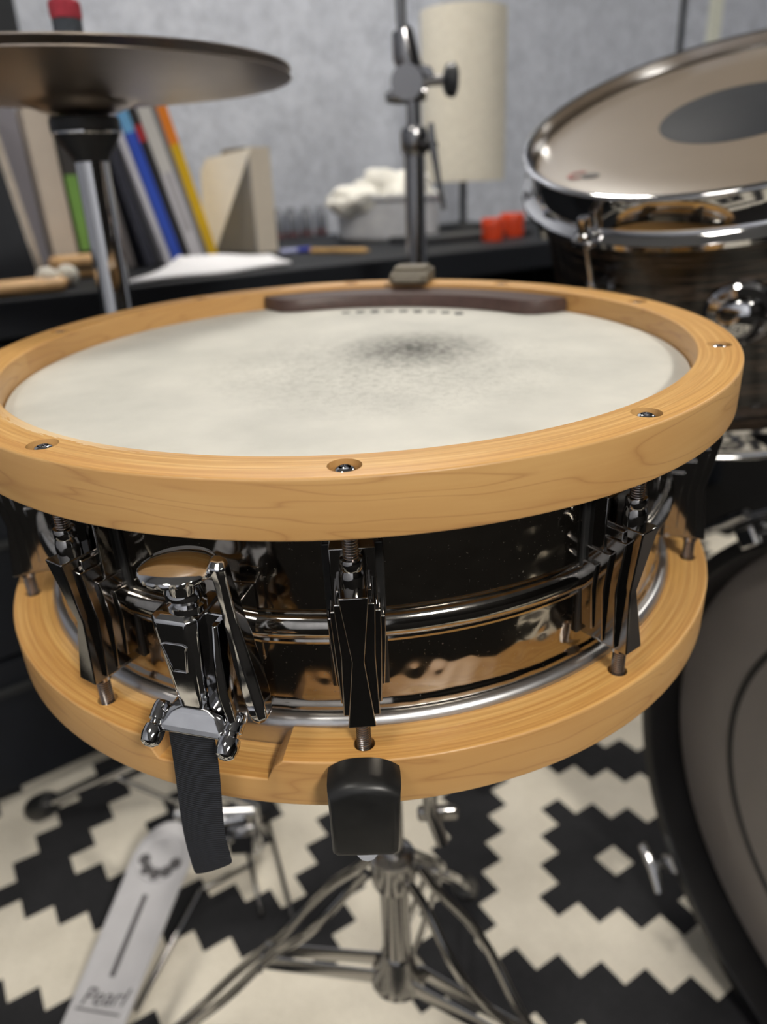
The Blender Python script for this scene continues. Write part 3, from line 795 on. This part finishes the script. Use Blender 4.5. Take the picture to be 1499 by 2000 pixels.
# small printed logo near the left edge of the head
lp = atplane(1128, 342, TC + TN * .0004, TN); lq = TM.inverted() @ lp
lg = MB()
for k in range(10):
    a0, a1 = R(40 + k * 28), R(40 + (k + 1) * 28)
    lg.add([(lq.x + r * math.cos(a), lq.y + r * .9 * math.sin(a), .0004) for r, a in ((.0085, a0), (.0085, a1), (.0045, a1), (.0045, a0))], [(0, 1, 2, 3)])
tb(lg, 'logo', plain('logo_red', srgb(128, 62, 56), .6), thd, smooth=0)
lp2 = TM.inverted() @ atplane(1154, 343, TC + TN * .0004, TN)
tb(MB().prism([(lp2.x + .008 * math.cos(R(a)), lp2.y + .0045 * math.sin(R(a))) for a in range(0, 360, 30)], .0002, .0005), 'logo', plain('logo_dark', srgb(60, 52, 50), .6), thd, smooth=0)
# lugs, rods
la = TM.inverted() @ atplane(1168, 470, TC - TN * .03, TN)
a_first = math.atan2(la.y, la.x)
for k in range(6):
    a = a_first + k * PI / 3
    T = frame((0, 0, 0), (-math.sin(a), math.cos(a), 0), (math.cos(a), math.sin(a), 0), (0, 0, 1)) @ Matrix.Scale(-1, 4, (1, 0, 0))
    lg = MB().tube([(0, .164, -.075), (0, .174, -.075), (0, .180, -.075)], [.011, .011, .008], 20, T).tube([(0, .178, -.090), (0, .178, -.060)], .0062, 16, T)
    lo_ = tb(lg, 'lug', M['chrome'])
    tb(MB().tube([(0, .1785, -.0605), (0, .1785, -.018)], .0027, 12, T), 'tension_rod', M['chrome'], lo_)
    tb(MB().lathe([(.0, .0015), (.0045, .001), (.0052, -.002), (.0052, -.010), (.0078, -.011), (.0078, -.014), (.0, -.0142)], 20, T @ Matrix.Translation((0, .1785, -.0065))), 'rod_head', M['chrome'], lo_)
    tb(MB().box((0, .178, -.0245), (.020, .014, .006), T), 'hoop_ear', M['chrome'], lo_, bevel=.002)
    lg = MB().tube([(0, .164, TL + .045), (0, .174, TL + .045), (0, .180, TL + .045)], [.011, .011, .008], 20, T).tube([(0, .178, TL + .060), (0, .178, TL + .030)], .0062, 16, T)
    lo_ = tb(lg, 'lug', M['chrome'])
    tb(MB().tube([(0, .1785, TL + .03), (0, .1785, TL - .004)], .0027, 12, T), 'tension_rod', M['chrome'], lo_)
# round mount bracket on the shell facing the snare
mq = TM.inverted() @ atplane(1448, 560, TC + Vector((-.06, -.15, -.09)), Vector((-.3, -.95, 0)))
am = math.atan2(mq.y, mq.x); mz = -.088
T = frame((.165 * math.cos(am), .165 * math.sin(am), mz), (-math.sin(am), math.cos(am), 0), (0, 0, 1), (math.cos(am), math.sin(am), 0))
tb(MB().lathe([(.0265, -.002), (.0265, .003), (.0240, .006), (.0180, .0075), (.0165, .0110), (.0165, .0150), (.012, .019), (.005, .0205), (0, .021)], 40, T), 'mount_bracket', M['chrome'])
# arm holding the tom
p0 = TM @ Vector((.165 * math.cos(R(75)), .165 * math.sin(R(75)), -.13))
tarm = MB().tube([p0, p0 + Vector((.05, .06, -.01)), Vector((.50, .80, .62)), Vector((.56, .64, .52))], .011, 16)
o = tarm.build('mount_arm', M['chrome'], None); o.parent = tom; o.matrix_parent_inverse = tom.matrix_world.inverted()

# ------------------------------------------------------------------ bass drum
BN = Vector((.9404, .3400, 0)).normalized(); BC = Vector((.4102, .4281, .2905)); BR = .27
BX = Vector((-BN.y, BN.x, 0)); BM = frame(BC, BX, Vector((0, 0, 1)), -BN * -1)   # local z along BN (away from the player)
BM = frame(BC, BX, Vector((0, 0, 1)), BX.cross(Vector((0, 0, 1))))
bz = 1 if BX.cross(Vector((0, 0, 1))).dot(BN) > 0 else -1
bass = empty('bass_drum', Matrix.Translation((BC.x, BC.y, .006))); tag(bass, 'bass drum with black hoop, grey head and dark wrapped shell', 'bass drum')
def bb(m, name, mat, parent=bass, **k):
    o = m.build(name, mat, None, **k); 
    o.parent = parent; o.matrix_parent_inverse = parent.matrix_world.inverted() if parent is bass else Matrix.Identity(4)
    if parent is bass: o.matrix_world = BM
    return o
bpy.context.view_layer.update()
z = lambda d: d * bz                                 # d>0 goes away from the player
bh = bb(MB().lathe([(0, z(0)), (.2, z(0)), (.262, z(.0)), (.269, z(.004)), (.2695, z(.012))], 128), 'head', M['basshead'])
ring = [(.1915 + .0035 * math.cos(2 * PI * k / 12), z(-.0002) + .0016 * math.sin(2 * PI * k / 12)) for k in range(12)]
bb(MB().lathe(ring, 128, closed=True), 'muffling_ring', M['bassring'], bh)
bhoop = bb(MB().lathe([(.2695, z(-.0355)), (.2710, z(-.0372)), (.2820, z(-.0372)), (.2842, z(-.0350)), (.2842, z(.010)), (.2825, z(.012)), (.2710, z(.012)), (.2695, z(.010))], 160, closed=True), 'hoop', M['blackhoop'])
bb(MB().lathe([(.2600, z(.010)), (.2640, z(.010)), (.2640, z(.40)), (.2600, z(.40))], 128, closed=True), 'shell', M['oyster'], smooth=60)
bb(MB().lathe([(.2695, z(.402)), (.2842, z(.402)), (.2842, z(.450)), (.2695, z(.450))], 128, closed=True), 'hoop', M['blackhoop'])
bb(MB().lathe([(0, z(.410)), (.269, z(.412))], 96), 'front_head', M['basshead'])
for deg in (-43.5, 4, 51.5, 95, 140, 184, 226):
    a = R(deg)
    T = frame((0, 0, 0), (-math.sin(a), math.cos(a), 0), (math.cos(a), math.sin(a), 0), (0, 0, -bz))
    # T: x tangent, y radial, z towards the player
    c = MB().box((0, .2885, .004), (.020, .0075, .046), T).box((0, .2830, .0395), (.020, .018, .0050), T).box((0, .298, -.008), (.016, .018, .020), T)
    co = bb(c, 'claw', M['chrome'], smooth=0, bevel=.002)
    bb(MB().tube([(0, .300, .052), (0, .300, -.10)], .0032, 12, T), 'tension_rod', M['chrome'], co)
    bb(MB().tube([(-.026, .300, .055), (-.012, .3005, .053), (0, .300, .052), (.012, .3005, .053), (.026, .300, .055)], [.0042, .0050, .0065, .0050, .0042], 14, T), 'tee_handle', M['chrome'], co)
    bb(MB().tube([(0, .262, -.10), (0, .292, -.10)], .011, 18, T).tube([(0, .300, -.085), (0, .300, -.125)], .0075, 14, T), 'lug', M['chrome'], co)
# tom mount block on top
bb(MB().box((.04, .272, z(.14)), (.05, .03, .06)).tube([(.02, .275, z(.14)), (.02, .33, z(.14))], .014, 18), 'mount_block', M['chrome'], bevel=.003)

# ------------------------------------------------------------------ cymbal stand behind the snare
cp = aty(813, 450, 1.03); CSX = Vector((cp.x, cp.y, 0))
cs = empty('cymbal_stand', Matrix.Translation(CSX)); tag(cs, 'chrome boom cymbal stand rising behind the snare drum', 'cymbal stand')
CT = Matrix.Translation(CSX)
def cb(m, name, mat=None, parent=cs, **k): return m.build(name, mat or M['standdark'], parent, shift=(-CSX.x, -CSX.y, 0), **k)
def hz(py): return aty(813, py, CSX.y).z
cb(MB().lathe([(.0125, .18), (.0125, .60), (.0145, .602), (.0155, .64), (.0130, .642), (.0130, hz(258))], 24, CT), 'lower_tube')
cb(MB().lathe([(.0130, hz(304)), (.0165, hz(296)), (.0175, hz(262)), (.0150, hz(250)), (.0105, hz(246))], 24, CT), 'tube_clamp')
cb(MB().lathe([(.0085, hz(262)), (.0085, hz(188)), (.0, hz(186))], 20, CT), 'upper_tube')
p = lambda x, y, dy=0: aty(x, y, CSX.y + dy)
# memory lock with its long wing
cb(MB().tube([p(842, 240, -.012), p(846, 285, -.012), p(856, 345, -.012), p(868, 410, -.012)], [.0035, .0050, .0035, .0030], 10).tube([p(835, 285, 0), p(848, 283, -.014)], .006, 12), 'wing_lever')
# tilter: ratchet discs, clamp block and knob
cb(MB().tube([p(800, 190), p(812, 150), p(806, 128)], [.014, .018, .012], 16).tube([p(754, 192), p(770, 188), p(800, 182), p(832, 180)], [.005, .009, .012, .009], 14), 'tilter')
cb(MB().tube([p(795, 160, -.02), p(795, 160, .02)], .019, 28).tube([p(830, 150, -.012), p(830, 150, .012)], .012, 24), 'ratchet')
cb(MB().tube([p(825, 160, -.01), p(868, 156, -.01)], .0055, 12), 'knob_bolt')
cb(MB().tube([p(866, 157, -.01), p(872, 157, -.01), p(888, 156, -.01), p(895, 156, -.01)], [.009, .017, .019, .012], 20), 'knob', M['blackplastic'], bevel=.001)
cb(MB().tube([p(806, 150), p(793, 110), p(786, 60), p(784, 55)], [.013, .016, .0125, .009], 16), 'boom_clamp')
cb(MB().tube([p(793, 110), p(784, 40), p(776, -160), p(765, -420)], .0062, 14), 'boom_arm')
for az in (R(50), R(170), R(290)):
    d = Vector((math.cos(az), math.sin(az), 0)); a = CSX + d * .015 + Vector((0, 0, .32)); b = CSX + d * .20 + Vector((0, 0, .034))
    l = cb(MB().tube([a, b], .007, 10), 'leg')
    cb(MB().tube([CSX + d * .013 + Vector((0, 0, .19)), a.lerp(b, .5)], .0045, 8), 'leg_brace', None, l)
    cb(MB().lathe([(.0, -.014), (.012, -.012), (.015, .0), (.013, .016), (0, .019)], 16, zframe(b, (b - a).normalized())), 'rubber_foot', M['rubber'], l)
cb(MB().lathe([(.0125, .35), (.019, .345), (.019, .30), (.0125, .295)], 24, CT), 'leg_collar')

# ------------------------------------------------------------------ desk and what stands on it
DM = frame(E0, E1, E2, Vector((0, 0, 1)))            # desk axes: x along the front edge, y towards the wall
desk = empty('desk', DM); tag(desk, 'long black desk along the grey felt wall', 'desk')
DX0, DX1, DD = -.75, 1.75, .76
MB().box(((DX0 + DX1) / 2, DD / 2, ZD - .022), (DX1 - DX0, DD, .044)).build('desktop', M['desk'], desk, smooth=0, bevel=.003)
for x in (DX0 + .02, .52, DX1 - .02):
    MB().box((x, DD / 2, (ZD - .044) / 2 + .0035), (.03, DD - .04, ZD - .051)).build('side_panel', M['desk'], desk, smooth=0)
MB().box(((DX0 + DX1) / 2, DD - .05, .40), (DX1 - DX0 - .1, .02, .5)).build('back_panel', M['desk'], desk, smooth=0)
for i in range(3):
    h = .2; zc = ZD - .05 - h / 2 - i * (h + .008)
    d_ = MB().box((-.11, .03, zc), (1.20, .02, h)).build('drawer_front', M['desk'], desk, smooth=0, bevel=.002)
    MB().box((-.11, .016, zc + .06), (.18, .008, .012)).build('handle', M['gap'], d_, smooth=0, bevel=.002)
def dpt(s, d, z_=0.0): return DM @ Vector((s, d, ZD + z_))
def sd_of(px, py):
    q = DM.inverted() @ atz(px, py, ZD); return q.x, q.y

# books: (s of the bottom, width, height, depth, lean degrees, colours bottom->top, label)
def book(px, dfront, th, hgt, dep, lean, bands, label, yaw=0.0):
    # px: pixel column of the first book's foot; None stacks the book against the one before it
    if px is not None:
        lo_, hi_ = -.7, 1.2
        for _ in range(40):
            mid = (lo_ + hi_) / 2; q = dpt(mid, dfront) - CAM
            X = CX + F * q.dot(WR) / q.dot(WF)
            if X < px: lo_ = mid
            else: hi_ = mid
        s = (lo_ + hi_) / 2
    else:
        ps, pth, ph, pl = BOOKROW[-1]
        s = ps + pth / 2 / math.cos(R(pl)) + th / 2 / math.cos(R(lean)) + min(ph, hgt) * (math.tan(R(lean)) - math.tan(R(pl))) + .0015
    BOOKROW.append((s, th, hgt, lean))
    lift = abs(math.sin(R(lean))) * th / 2
    T = Matrix.Translation(dpt(s, dfront, lift + .0008)) @ DM.to_3x3().to_4x4() @ Matrix.Rotation(R(-lean), 4, 'Y') @ Matrix.Rotation(R(yaw), 4, 'Z')
    root = empty('book', T); tag(root, label, 'book', 'row of books on the desk')
    c = bands[0][1]
    cov = plain('cover', c, .45, 0, .05, 30)
    t = .0022
    m = MB().box((-th / 2 + t / 2, dep / 2, hgt / 2), (t, dep, hgt)).box((th / 2 - t / 2, dep / 2, hgt / 2), (t, dep, hgt)).box((0, t / 2, hgt / 2), (th - 2 * t, t, hgt))
    m.build('cover', cov, root, smooth=0, bevel=.0006)
    MB().box((0, dep / 2 + .001, hgt / 2), (th - 2 * t - .0004, dep - .008, hgt - .008)).build('page_block', M['cream'], root, smooth=0)
    for (z0, c_, w_) in [(b[0], b[1], b[2] if len(b) > 2 else 1) for b in bands[1:]]:
        z1 = b_end(bands, z0) * hgt
        MB().box((0, -.0004, (z0 * hgt + z1) / 2), (th * w_ - .0006, .0010, z1 - z0 * hgt)).build('spine_band', plain('band', c_, .45, 0, .05, 30), root, smooth=0)
    return root
BOOKROW = []
def b_end(bands, z0):
    zs = sorted(b[0] for b in bands[1:]); i = zs.index(z0)
    return zs[i + 1] if i + 1 < len(zs) else 1.0
GREY1, GREY2, DK = srgb(112, 110, 116), srgb(96, 90, 86), srgb(46, 48, 58)
book(84, .30, .030, .300, .21, 1.5, [(0, srgb(150, 148, 158))], 'grey folder, leftmost in the row of books')
book(None, .275, .036, .225, .16, 1.5, [(0, srgb(206, 194, 180))], 'thick cream book beside the black and green one')
book(None, .27, .020, .265, .17, 2, [(0, srgb(48, 48, 48)), (.12, srgb(116, 160, 78)), (.52, srgb(60, 58, 58))], 'black book with a green band low on its spine')
book(None, .27, .016, .285, .2, 7, [(0, srgb(126, 124, 126))], 'mid-grey book right behind the hi-hat tube')
book(None, .27, .014, .27, .2, 8, [(0, srgb(96, 92, 92))], 'dark grey-brown book between the mid-grey and the navy ones')
book(None, .27, .016, .285, .2, 11.5, [(0, srgb(48, 50, 62))], 'dark navy book left of the tall blue one')
book(None, .27, .010, .302, .21, 14.5, [(0, srgb(206, 206, 216))], 'thin pale book on the left side of the blue one')
book(None, .27, .018, .302, .21, 14.5, [(0, srgb(50, 84, 182)), (.0, srgb(52, 84, 190)), (.66, srgb(112, 172, 218))], 'blue book with a light blue upper spine')
book(None, .27, .012, .302, .21, 14.5, [(0, srgb(40, 40, 44)), (.62, srgb(176, 52, 56)), (.70, srgb(46, 44, 44)), (.95, srgb(110, 44, 44))], 'black book with a small red mark on its spine')
book(None, .27, .022, .305, .21, 14.5, [(0, srgb(210, 208, 214)), (.16, srgb(170, 168, 172), .4), (.46, srgb(206, 204, 200))], 'broad white book between the black and grey ones')
book(None, .275, .010, .300, .21, 14.5, [(0, srgb(118, 118, 122))], 'grey book left of the yellow one')
book(None, .28, .018, .305, .21, 14.5, [(0, srgb(222, 178, 30)), (.0, srgb(224, 182, 30)), (.60, srgb(238, 138, 44))], 'yellow book with an orange upper spine, rightmost in the row')

# magazine file, cream board with slanted sides
mfp = atz(503, 494, ZD)
mf = empty('magazine_file', Matrix.Translation((mfp.x, mfp.y, ZD)) @ Matrix.Rotation(R(51 - 7), 4, 'Z')); tag(mf, 'cream cardboard magazine file standing right of the books', 'magazine file')
W_, D_, H_ = .050, .17, .182                      # local x: short end to the right, local y: long side to the left
for x in (0.0015, W_ - .0015):
    MB().prism([(0, 0), (D_, 0), (D_, H_ * .55), (D_ * .45, H_), (0, H_)], -.0015, .0015, frame((x, 0, 0), (0, 1, 0), (0, 0, 1), (1, 0, 0))).build('side', plain('shaded_cream_board', srgb(150, 150, 150), .8, 0, .05, 20) if x < .01 else M['cream'], mf, smooth=0)  # left side is cream board too, its shade away from the light painted grey
MB().box((W_ / 2, .0015, H_ / 2), (W_ - .006, .003, H_)).build('tall_end', M['cream'], mf, smooth=0)
MB().box((W_ / 2, D_ - .0015, H_ * .27), (W_ - .006, .003, H_ * .54)).build('low_end', M['cream'], mf, smooth=0)
MB().box((W_ / 2, D_ / 2, .0015), (W_ - .006, D_ - .006, .003)).build('bottom', M['cream'], mf, smooth=0)
# white card leaning in front of the file
cb0 = atz(416, 500, ZD); cn = Vector((.12, -1, .10)).normalized()
cpl = lambda x, y: atplane(x, y, cb0, cn)
cpts = [cpl(418, 496), cpl(490, 284), cpl(402, 306), cpl(392, 330), cpl(398, 496)]
zmin = min(p_.z for p_ in cpts)
card = empty('white_card', Matrix.Translation((cb0.x, cb0.y, ZD))); tag(card, 'white card leaning between the yellow book and the magazine file', 'card')
m = MB(); vs = [p_ - Vector((cb0.x, cb0.y, zmin)) for p_ in cpts]; vs += [v - cn * .004 for v in vs]; n5 = 5
m.add(vs, [list(range(5)), list(range(9, 4, -1))] + [(i, (i + 1) % 5, 5 + (i + 1) % 5, 5 + i) for i in range(5)])
m.build('sheet', plain('white_card', srgb(240, 237, 230), .8, 0, .03), card, smooth=0)

# loose paper at the desk's front
def paper(corners, z0, th, curl, label, name='paper_sheet'):
    m = MB(); n = 10; vs = []; fs = []
    c = [DM @ Vector((a, b, 0)) for a, b in corners]; ctr = sum(c, Vector()) / 4; ctr.z = 0
    for i in range(n + 1):
        for j in range(n + 1):
            u, v = i / n, j / n
            p_ = (c[0] * (1 - u) + c[1] * u) * (1 - v) + (c[3] * (1 - u) + c[2] * u) * v
            z_ = curl * (max(0, v - .35) ** 2) * (1 - u) * 2 + .0012 * math.sin(9 * u + 4 * v)
            vs.append((p_.x - ctr.x, p_.y - ctr.y, z_ + .0014))
    for i in range(n):
        for j in range(n): fs.append((i * (n + 1) + j, (i + 1) * (n + 1) + j, (i + 1) * (n + 1) + j + 1, i * (n + 1) + j + 1))
    m.add(vs, fs); o = m.build(name, M['white'], smooth=60); o.location = (ctr.x, ctr.y, ZD + z0)
    s_ = o.modifiers.new('thickness', 'SOLIDIFY'); s_.thickness = th; s_.offset = 1
    tag(o, label, 'paper'); return o
a_ = sd_of(243, 560); b_ = sd_of(570, 518)
paper([(a_[0], a_[1]), (b_[0], b_[1]), (b_[0] + .06, b_[1] + .17), (a_[0] + .14, a_[1] + .15)], 0, .004, .02, 'white paper sheets lying in front of the leaning books')

# pen and pencil
def stick_between(p, q, prof, name, parts, label, cat):
    p, q = Vector(p), Vector(q); root = empty(name, Matrix.Translation((p + q) / 2 - Vector((0, 0, .004)))); tag(root, label, cat)
    d = q - p; L_ = d.length; T = Matrix.Translation(-((p + q) / 2 - Vector((0, 0, .004)))) @ zframe(p, d)
    for (nm, a, b, r0, r1, mt) in parts:
        MB().lathe([(r0 * .9, a * L_), (r0, a * L_ + .0004), (r1, b * L_)], 14, T).build(nm, mt, root)
pz = ZD + .0045
BLUE = plain('blue_plastic', srgb(54, 66, 170), .35); WOODP = plain('pale_pencil_wood', srgb(214, 172, 108), .6)
p0 = atz(548, 492, pz); p1 = atz(606, 487, pz)
stick_between(p0, p1, None, 'marker_pen', [('barrel', 0, .55, .0045, .0045, plain('pen_white', srgb(170, 176, 214), .4)), ('cap', .55, 1, .005, .005, BLUE)], 'blue capped marker pen lying next to the paper', 'pen')
p0 = atz(608, 490, pz); p1 = atz(722, 489, pz)
stick_between(p0, p1, None, 'pencil', [('shaft', 0, .90, .0045, .0045, WOODP), ('tip', .90, 1, .0044, .0008, WOODP)], 'pale wooden pencil lying beside the blue pen', 'pencil')

# lamp
lb = aty(905, 445, 2.07)
lamp = empty('table_lamp', Matrix.Translation((lb.x, lb.y, ZD))); tag(lamp, 'table lamp with a tall white cylindrical shade and dark stem', 'lamp')
MB().lathe([(0, 0), (.07, 0), (.072, .004), (.070, .012), (.012, .018), (0, .018)], 48).build('base', M['blackplastic'], lamp)
MB().lathe([(.0085, .015), (.0085, .34)], 20).build('stem', M['blackplastic'], lamp)
zs0, zs1 = .112, .478
tsh = NT('lamp_shade'); nsh = tsh.noise(tsh.obj(), 80, 3, .6); tsh.set(Base_Color=tsh.ramp(nsh, [(.3, srgb(222, 216, 200)), (.7, srgb(236, 230, 214))]), Roughness=.85)
MB().lathe([(.102, zs0), (.102, zs1), (.100, zs1), (.100, zs0)], 64, closed=True).build('shade', tsh.m, lamp, smooth=40)

# plastic tub filled with crumpled white tissue
tbp = sd_of(760, 466)
tub = empty('plastic_tub', DM @ Matrix.Translation((tbp[0], tbp[1], ZD))); tag(tub, 'translucent plastic tub on the desk behind the cymbal stand', 'tub')
tt = NT('clear_plastic'); ntt = tt.noise(tt.obj(), 30, 2, .5); tt.set(Base_Color=tt.ramp(ntt, [(.3, srgb(206, 208, 214)), (.7, srgb(232, 234, 238))]), Roughness=.35, Transmission_Weight=.05, IOR=1.3)
MB().lathe([(0, .002), (.104, .002), (.110, .008), (.116, .085), (.124, .085), (.124, .088), (.113, .088), (.106, .010), (0, .006)], 48).build('body', tt.m, tub, smooth=40)
MB().lathe([(.118, .083), (.128, .083), (.128, .090), (.118, .090)], 48, closed=True).build('rim', tt.m, tub)
def crumple(seed, rx, ry, rz, amp):
    bm = bmesh.new(); bmesh.ops.create_icosphere(bm, subdivisions=4, radius=1)
    for v in bm.verts:
        n_ = noise.noise(v.co * 1.8 + Vector((seed, 0, 0))) * 1.0 + abs(noise.noise(v.co * 4.2 + Vector((0, seed, 0)))) * .9
        v.co = v.co * (1 + amp * n_)
        v.co = Vector((v.co.x * rx, v.co.y * ry, v.co.z * rz))
    me = bpy.data.meshes.new('crumple'); bm.to_mesh(me); bm.free(); me.shade_smooth(); return me
TISS = plain('tissue', srgb(232, 230, 222), .9, 0, .04, 40, .2)
for nm, dx, dy, zc, dims, sd_, lab in (('crumpled_cloth', .02, 0, .085, (.085, .085, .055), 2.0, 'large crumpled white tissue heaped in the plastic tub'), ('crumpled_cloth', -.10, -.02, .082, (.058, .05, .028), 9.0, 'small crumpled white tissue hanging over the left rim of the tub')):
    me = crumple(sd_, *dims, .32); me.materials.append(TISS)
    o = bpy.data.objects.new(nm, me); col.objects.link(o); o.matrix_world = DM @ Matrix.Translation((tbp[0] + dx, tbp[1] + dy, ZD + zc)); tag(o, lab, 'tissue', 'tissues in the tub')

# orange caps
ORG = plain('orange_plastic', srgb(226, 74, 36), .4, 0, .08, 30)
for k, (px, py, r, h, lab) in enumerate(((962, 470, .021, .042, 'left one of the two orange plastic pots beside the tom'), (1000, 462, .024, .046, 'right one of the two orange plastic pots, nearest the tom'))):
    q = sd_of(px, py); root = empty('orange_pot', DM @ Matrix.Translation((q[0], q[1], ZD))); tag(root, lab, 'pot', 'orange pots')
    MB().lathe([(0, 0), (r * .92, 0), (r, .004), (r, h * .62), (r * .96, h * .64)], 32).build('body', ORG, root)
    MB().lathe([(r * .96, h * .64), (r * 1.04, h * .66), (r * 1.04, h * .96), (r, h), (0, h)], 32).build('lid', ORG, root)
# small dark jars by the wall and black tray
GL = plain('smoked_glass', srgb(150, 154, 164), .12, 0, .1, 30, 0, Transmission_Weight=.5)
REDB = plain('dark_red', srgb(96, 62, 64), .5)
for k, px in enumerate((545, 572, 600, 628)):
    q = sd_of(px, 466 - k * 3); root = empty('small_jar', DM @ Matrix.Translation((q[0], q[1], ZD))); tag(root, ('smoked glass jar beside the magazine file', 'second smoked glass jar from the magazine file', 'third smoked glass jar from the magazine file', 'smoked glass jar nearest the plastic tub')[k], 'jar', 'smoked glass jars')
    MB().lathe([(0, .012), (.014, .012), (.016, .018), (.016, .050), (.011, .060), (.011, .068), (0, .068)], 24).build('glass', GL, root)
    MB().lathe([(0, 0), (.0165, 0), (.0165, .012), (0, .012)], 24).build('base', REDB, root)
q = sd_of(870, 470)
tr = MB().box((0, 0, .006), (.30, .12, .012)); tro = tr.build('black_box', M['blackplastic'], smooth=0, bevel=.003); tro.matrix_world = DM @ Matrix.Translation((q[0] + .05, q[1], ZD)); tag(tro, 'flat black box lying below the lamp', 'box')

# left end: black tablet leaning with a pale edge, sticks, mallets, wooden block
edge_b = atz(90, 545, ZD)
tabl = empty('standing_panel', Matrix.Translation((edge_b.x, edge_b.y, ZD)) @ Matrix.Rotation(R(6), 4, 'Z')); tag(tabl, 'black panel with a pale edge standing at the left end of the desk', 'panel')
PT = frame((0, 0, 0), (1, 0, 0), (0, 0, 1), (0, -1, 0))
MB().prism([(-.36, 0), (-.007, 0), (-.039, .25), (-.40, .25)], -.006, .006, PT).build('panel', M['blackplastic'], tabl, smooth=0)
MB().prism([(-.007, 0), (0, 0), (-.032, .25), (-.039, .25)], -.007, .007, PT).build('pale_edge', plain('pale_edge', srgb(186, 176, 164), .5), tabl, smooth=0)
WST = plain('stick_wood', srgb(214, 172, 120), .5, 0, .12, 40)
for k in range(4):
    tip = atz(90 - k * 4, 560 - k * 4, ZD); q = DM.inverted() @ tip; tip = DM @ Vector((q.x, .028 + k * .0165, ZD)); tip.z = ZD + .0085; dr = -E1
    root = empty('drum_stick', Matrix.Translation(tip - Vector((0, 0, .0085)))); tag(root, ('wooden drum stick nearest the front edge of the desk', 'second wooden drum stick counted from the front edge of the desk', 'third wooden drum stick counted from the front edge of the desk', 'wooden drum stick closest to the foot of the black panel')[k], 'drum stick', 'drum sticks on the desk')
    T = zframe((0, 0, .0085), dr)
    MB().lathe([(0, -.001), (.005, 0), (.0072, .003), (.0074, .01), (.0072, .24)], 18, T).build('shaft', WST, root)
    MB().lathe([(.0072, .24), (.0040, .33), (.0032, .34), (.0052, .347), (.0044, .354), (0, .358)], 18, T).build('taper', WST, root)
FELT = plain('white_felt', srgb(226, 222, 210), .95, 0, .05, 200, .3)
for k, (px, py) in enumerate(((98, 566), (136, 560))):
    q = atz(px, py, ZD); root = empty('mallet', Matrix.Translation((q.x, q.y, ZD))); tag(root, ('left of the two white felt mallets on the desk', 'right of the two white felt mallets, nearer the hi-hat tube')[k], 'mallet', 'felt mallets')
    T = zframe((0, 0, .014), E2 * .98 + E1 * .2)
    MB().lathe([(0, -.014), (.007, -.012), (.0125, -.006), (.0142, 0), (.0125, .007), (.007, .012), (0, .013)], 24, T).build('head', FELT, root)
    MB().lathe([(.0045, .010), (.0045, .12)], 12, T).build('handle', WST, root)
q = sd_of(146, 524)
wbk = empty('wooden_block', DM @ Matrix.Translation((q[0] - .035, .215, ZD)) @ Matrix.Rotation(R(-4), 4, 'Z')); tag(wbk, 'carved wooden percussion block behind the white mallets', 'wood block')
m = MB(); loft(m, [[(x * w_, y * .035, zz) for x, y in ((-1, -.9), (1, -.9), (1, .9), (-1, .9))] for zz, w_ in ((0, .044), (.022, .046), (.030, .038))])
m.build('body', WST, wbk, smooth=30, bevel=.006, seg=3)
MB().box((0, -.0315, .015), (.06, .003, .005)).build('slot', M['gap'], wbk, smooth=0)

# dark loudspeaker on the wall, upper left
sp_c = wp + E1 * (wall_s(14, 60) - .155) + Vector((0, 0, 0))
zb = atplane(14, 110, wp, wn).z
spk = empty('wall_speaker', frame(sp_c - E2 * .10, E1, E2, Vector((0, 0, 1))) @ Matrix.Translation((0, 0, zb))); tag(spk, 'black box loudspeaker on the wall behind the cymbals at the left', 'loudspeaker')
MB().box((0, 0, .2), (.26, .16, .40)).build('cabinet', M['blackplastic'], spk, smooth=0, bevel=.006)
MB().lathe([(.0, -.01), (.03, -.012), (.075, 0), (.082, .004), (.086, 0)], 40, frame((0, -.081, .14), (1, 0, 0), (0, 0, 1), (0, -1, 0))).build('woofer', M['gap'], spk)
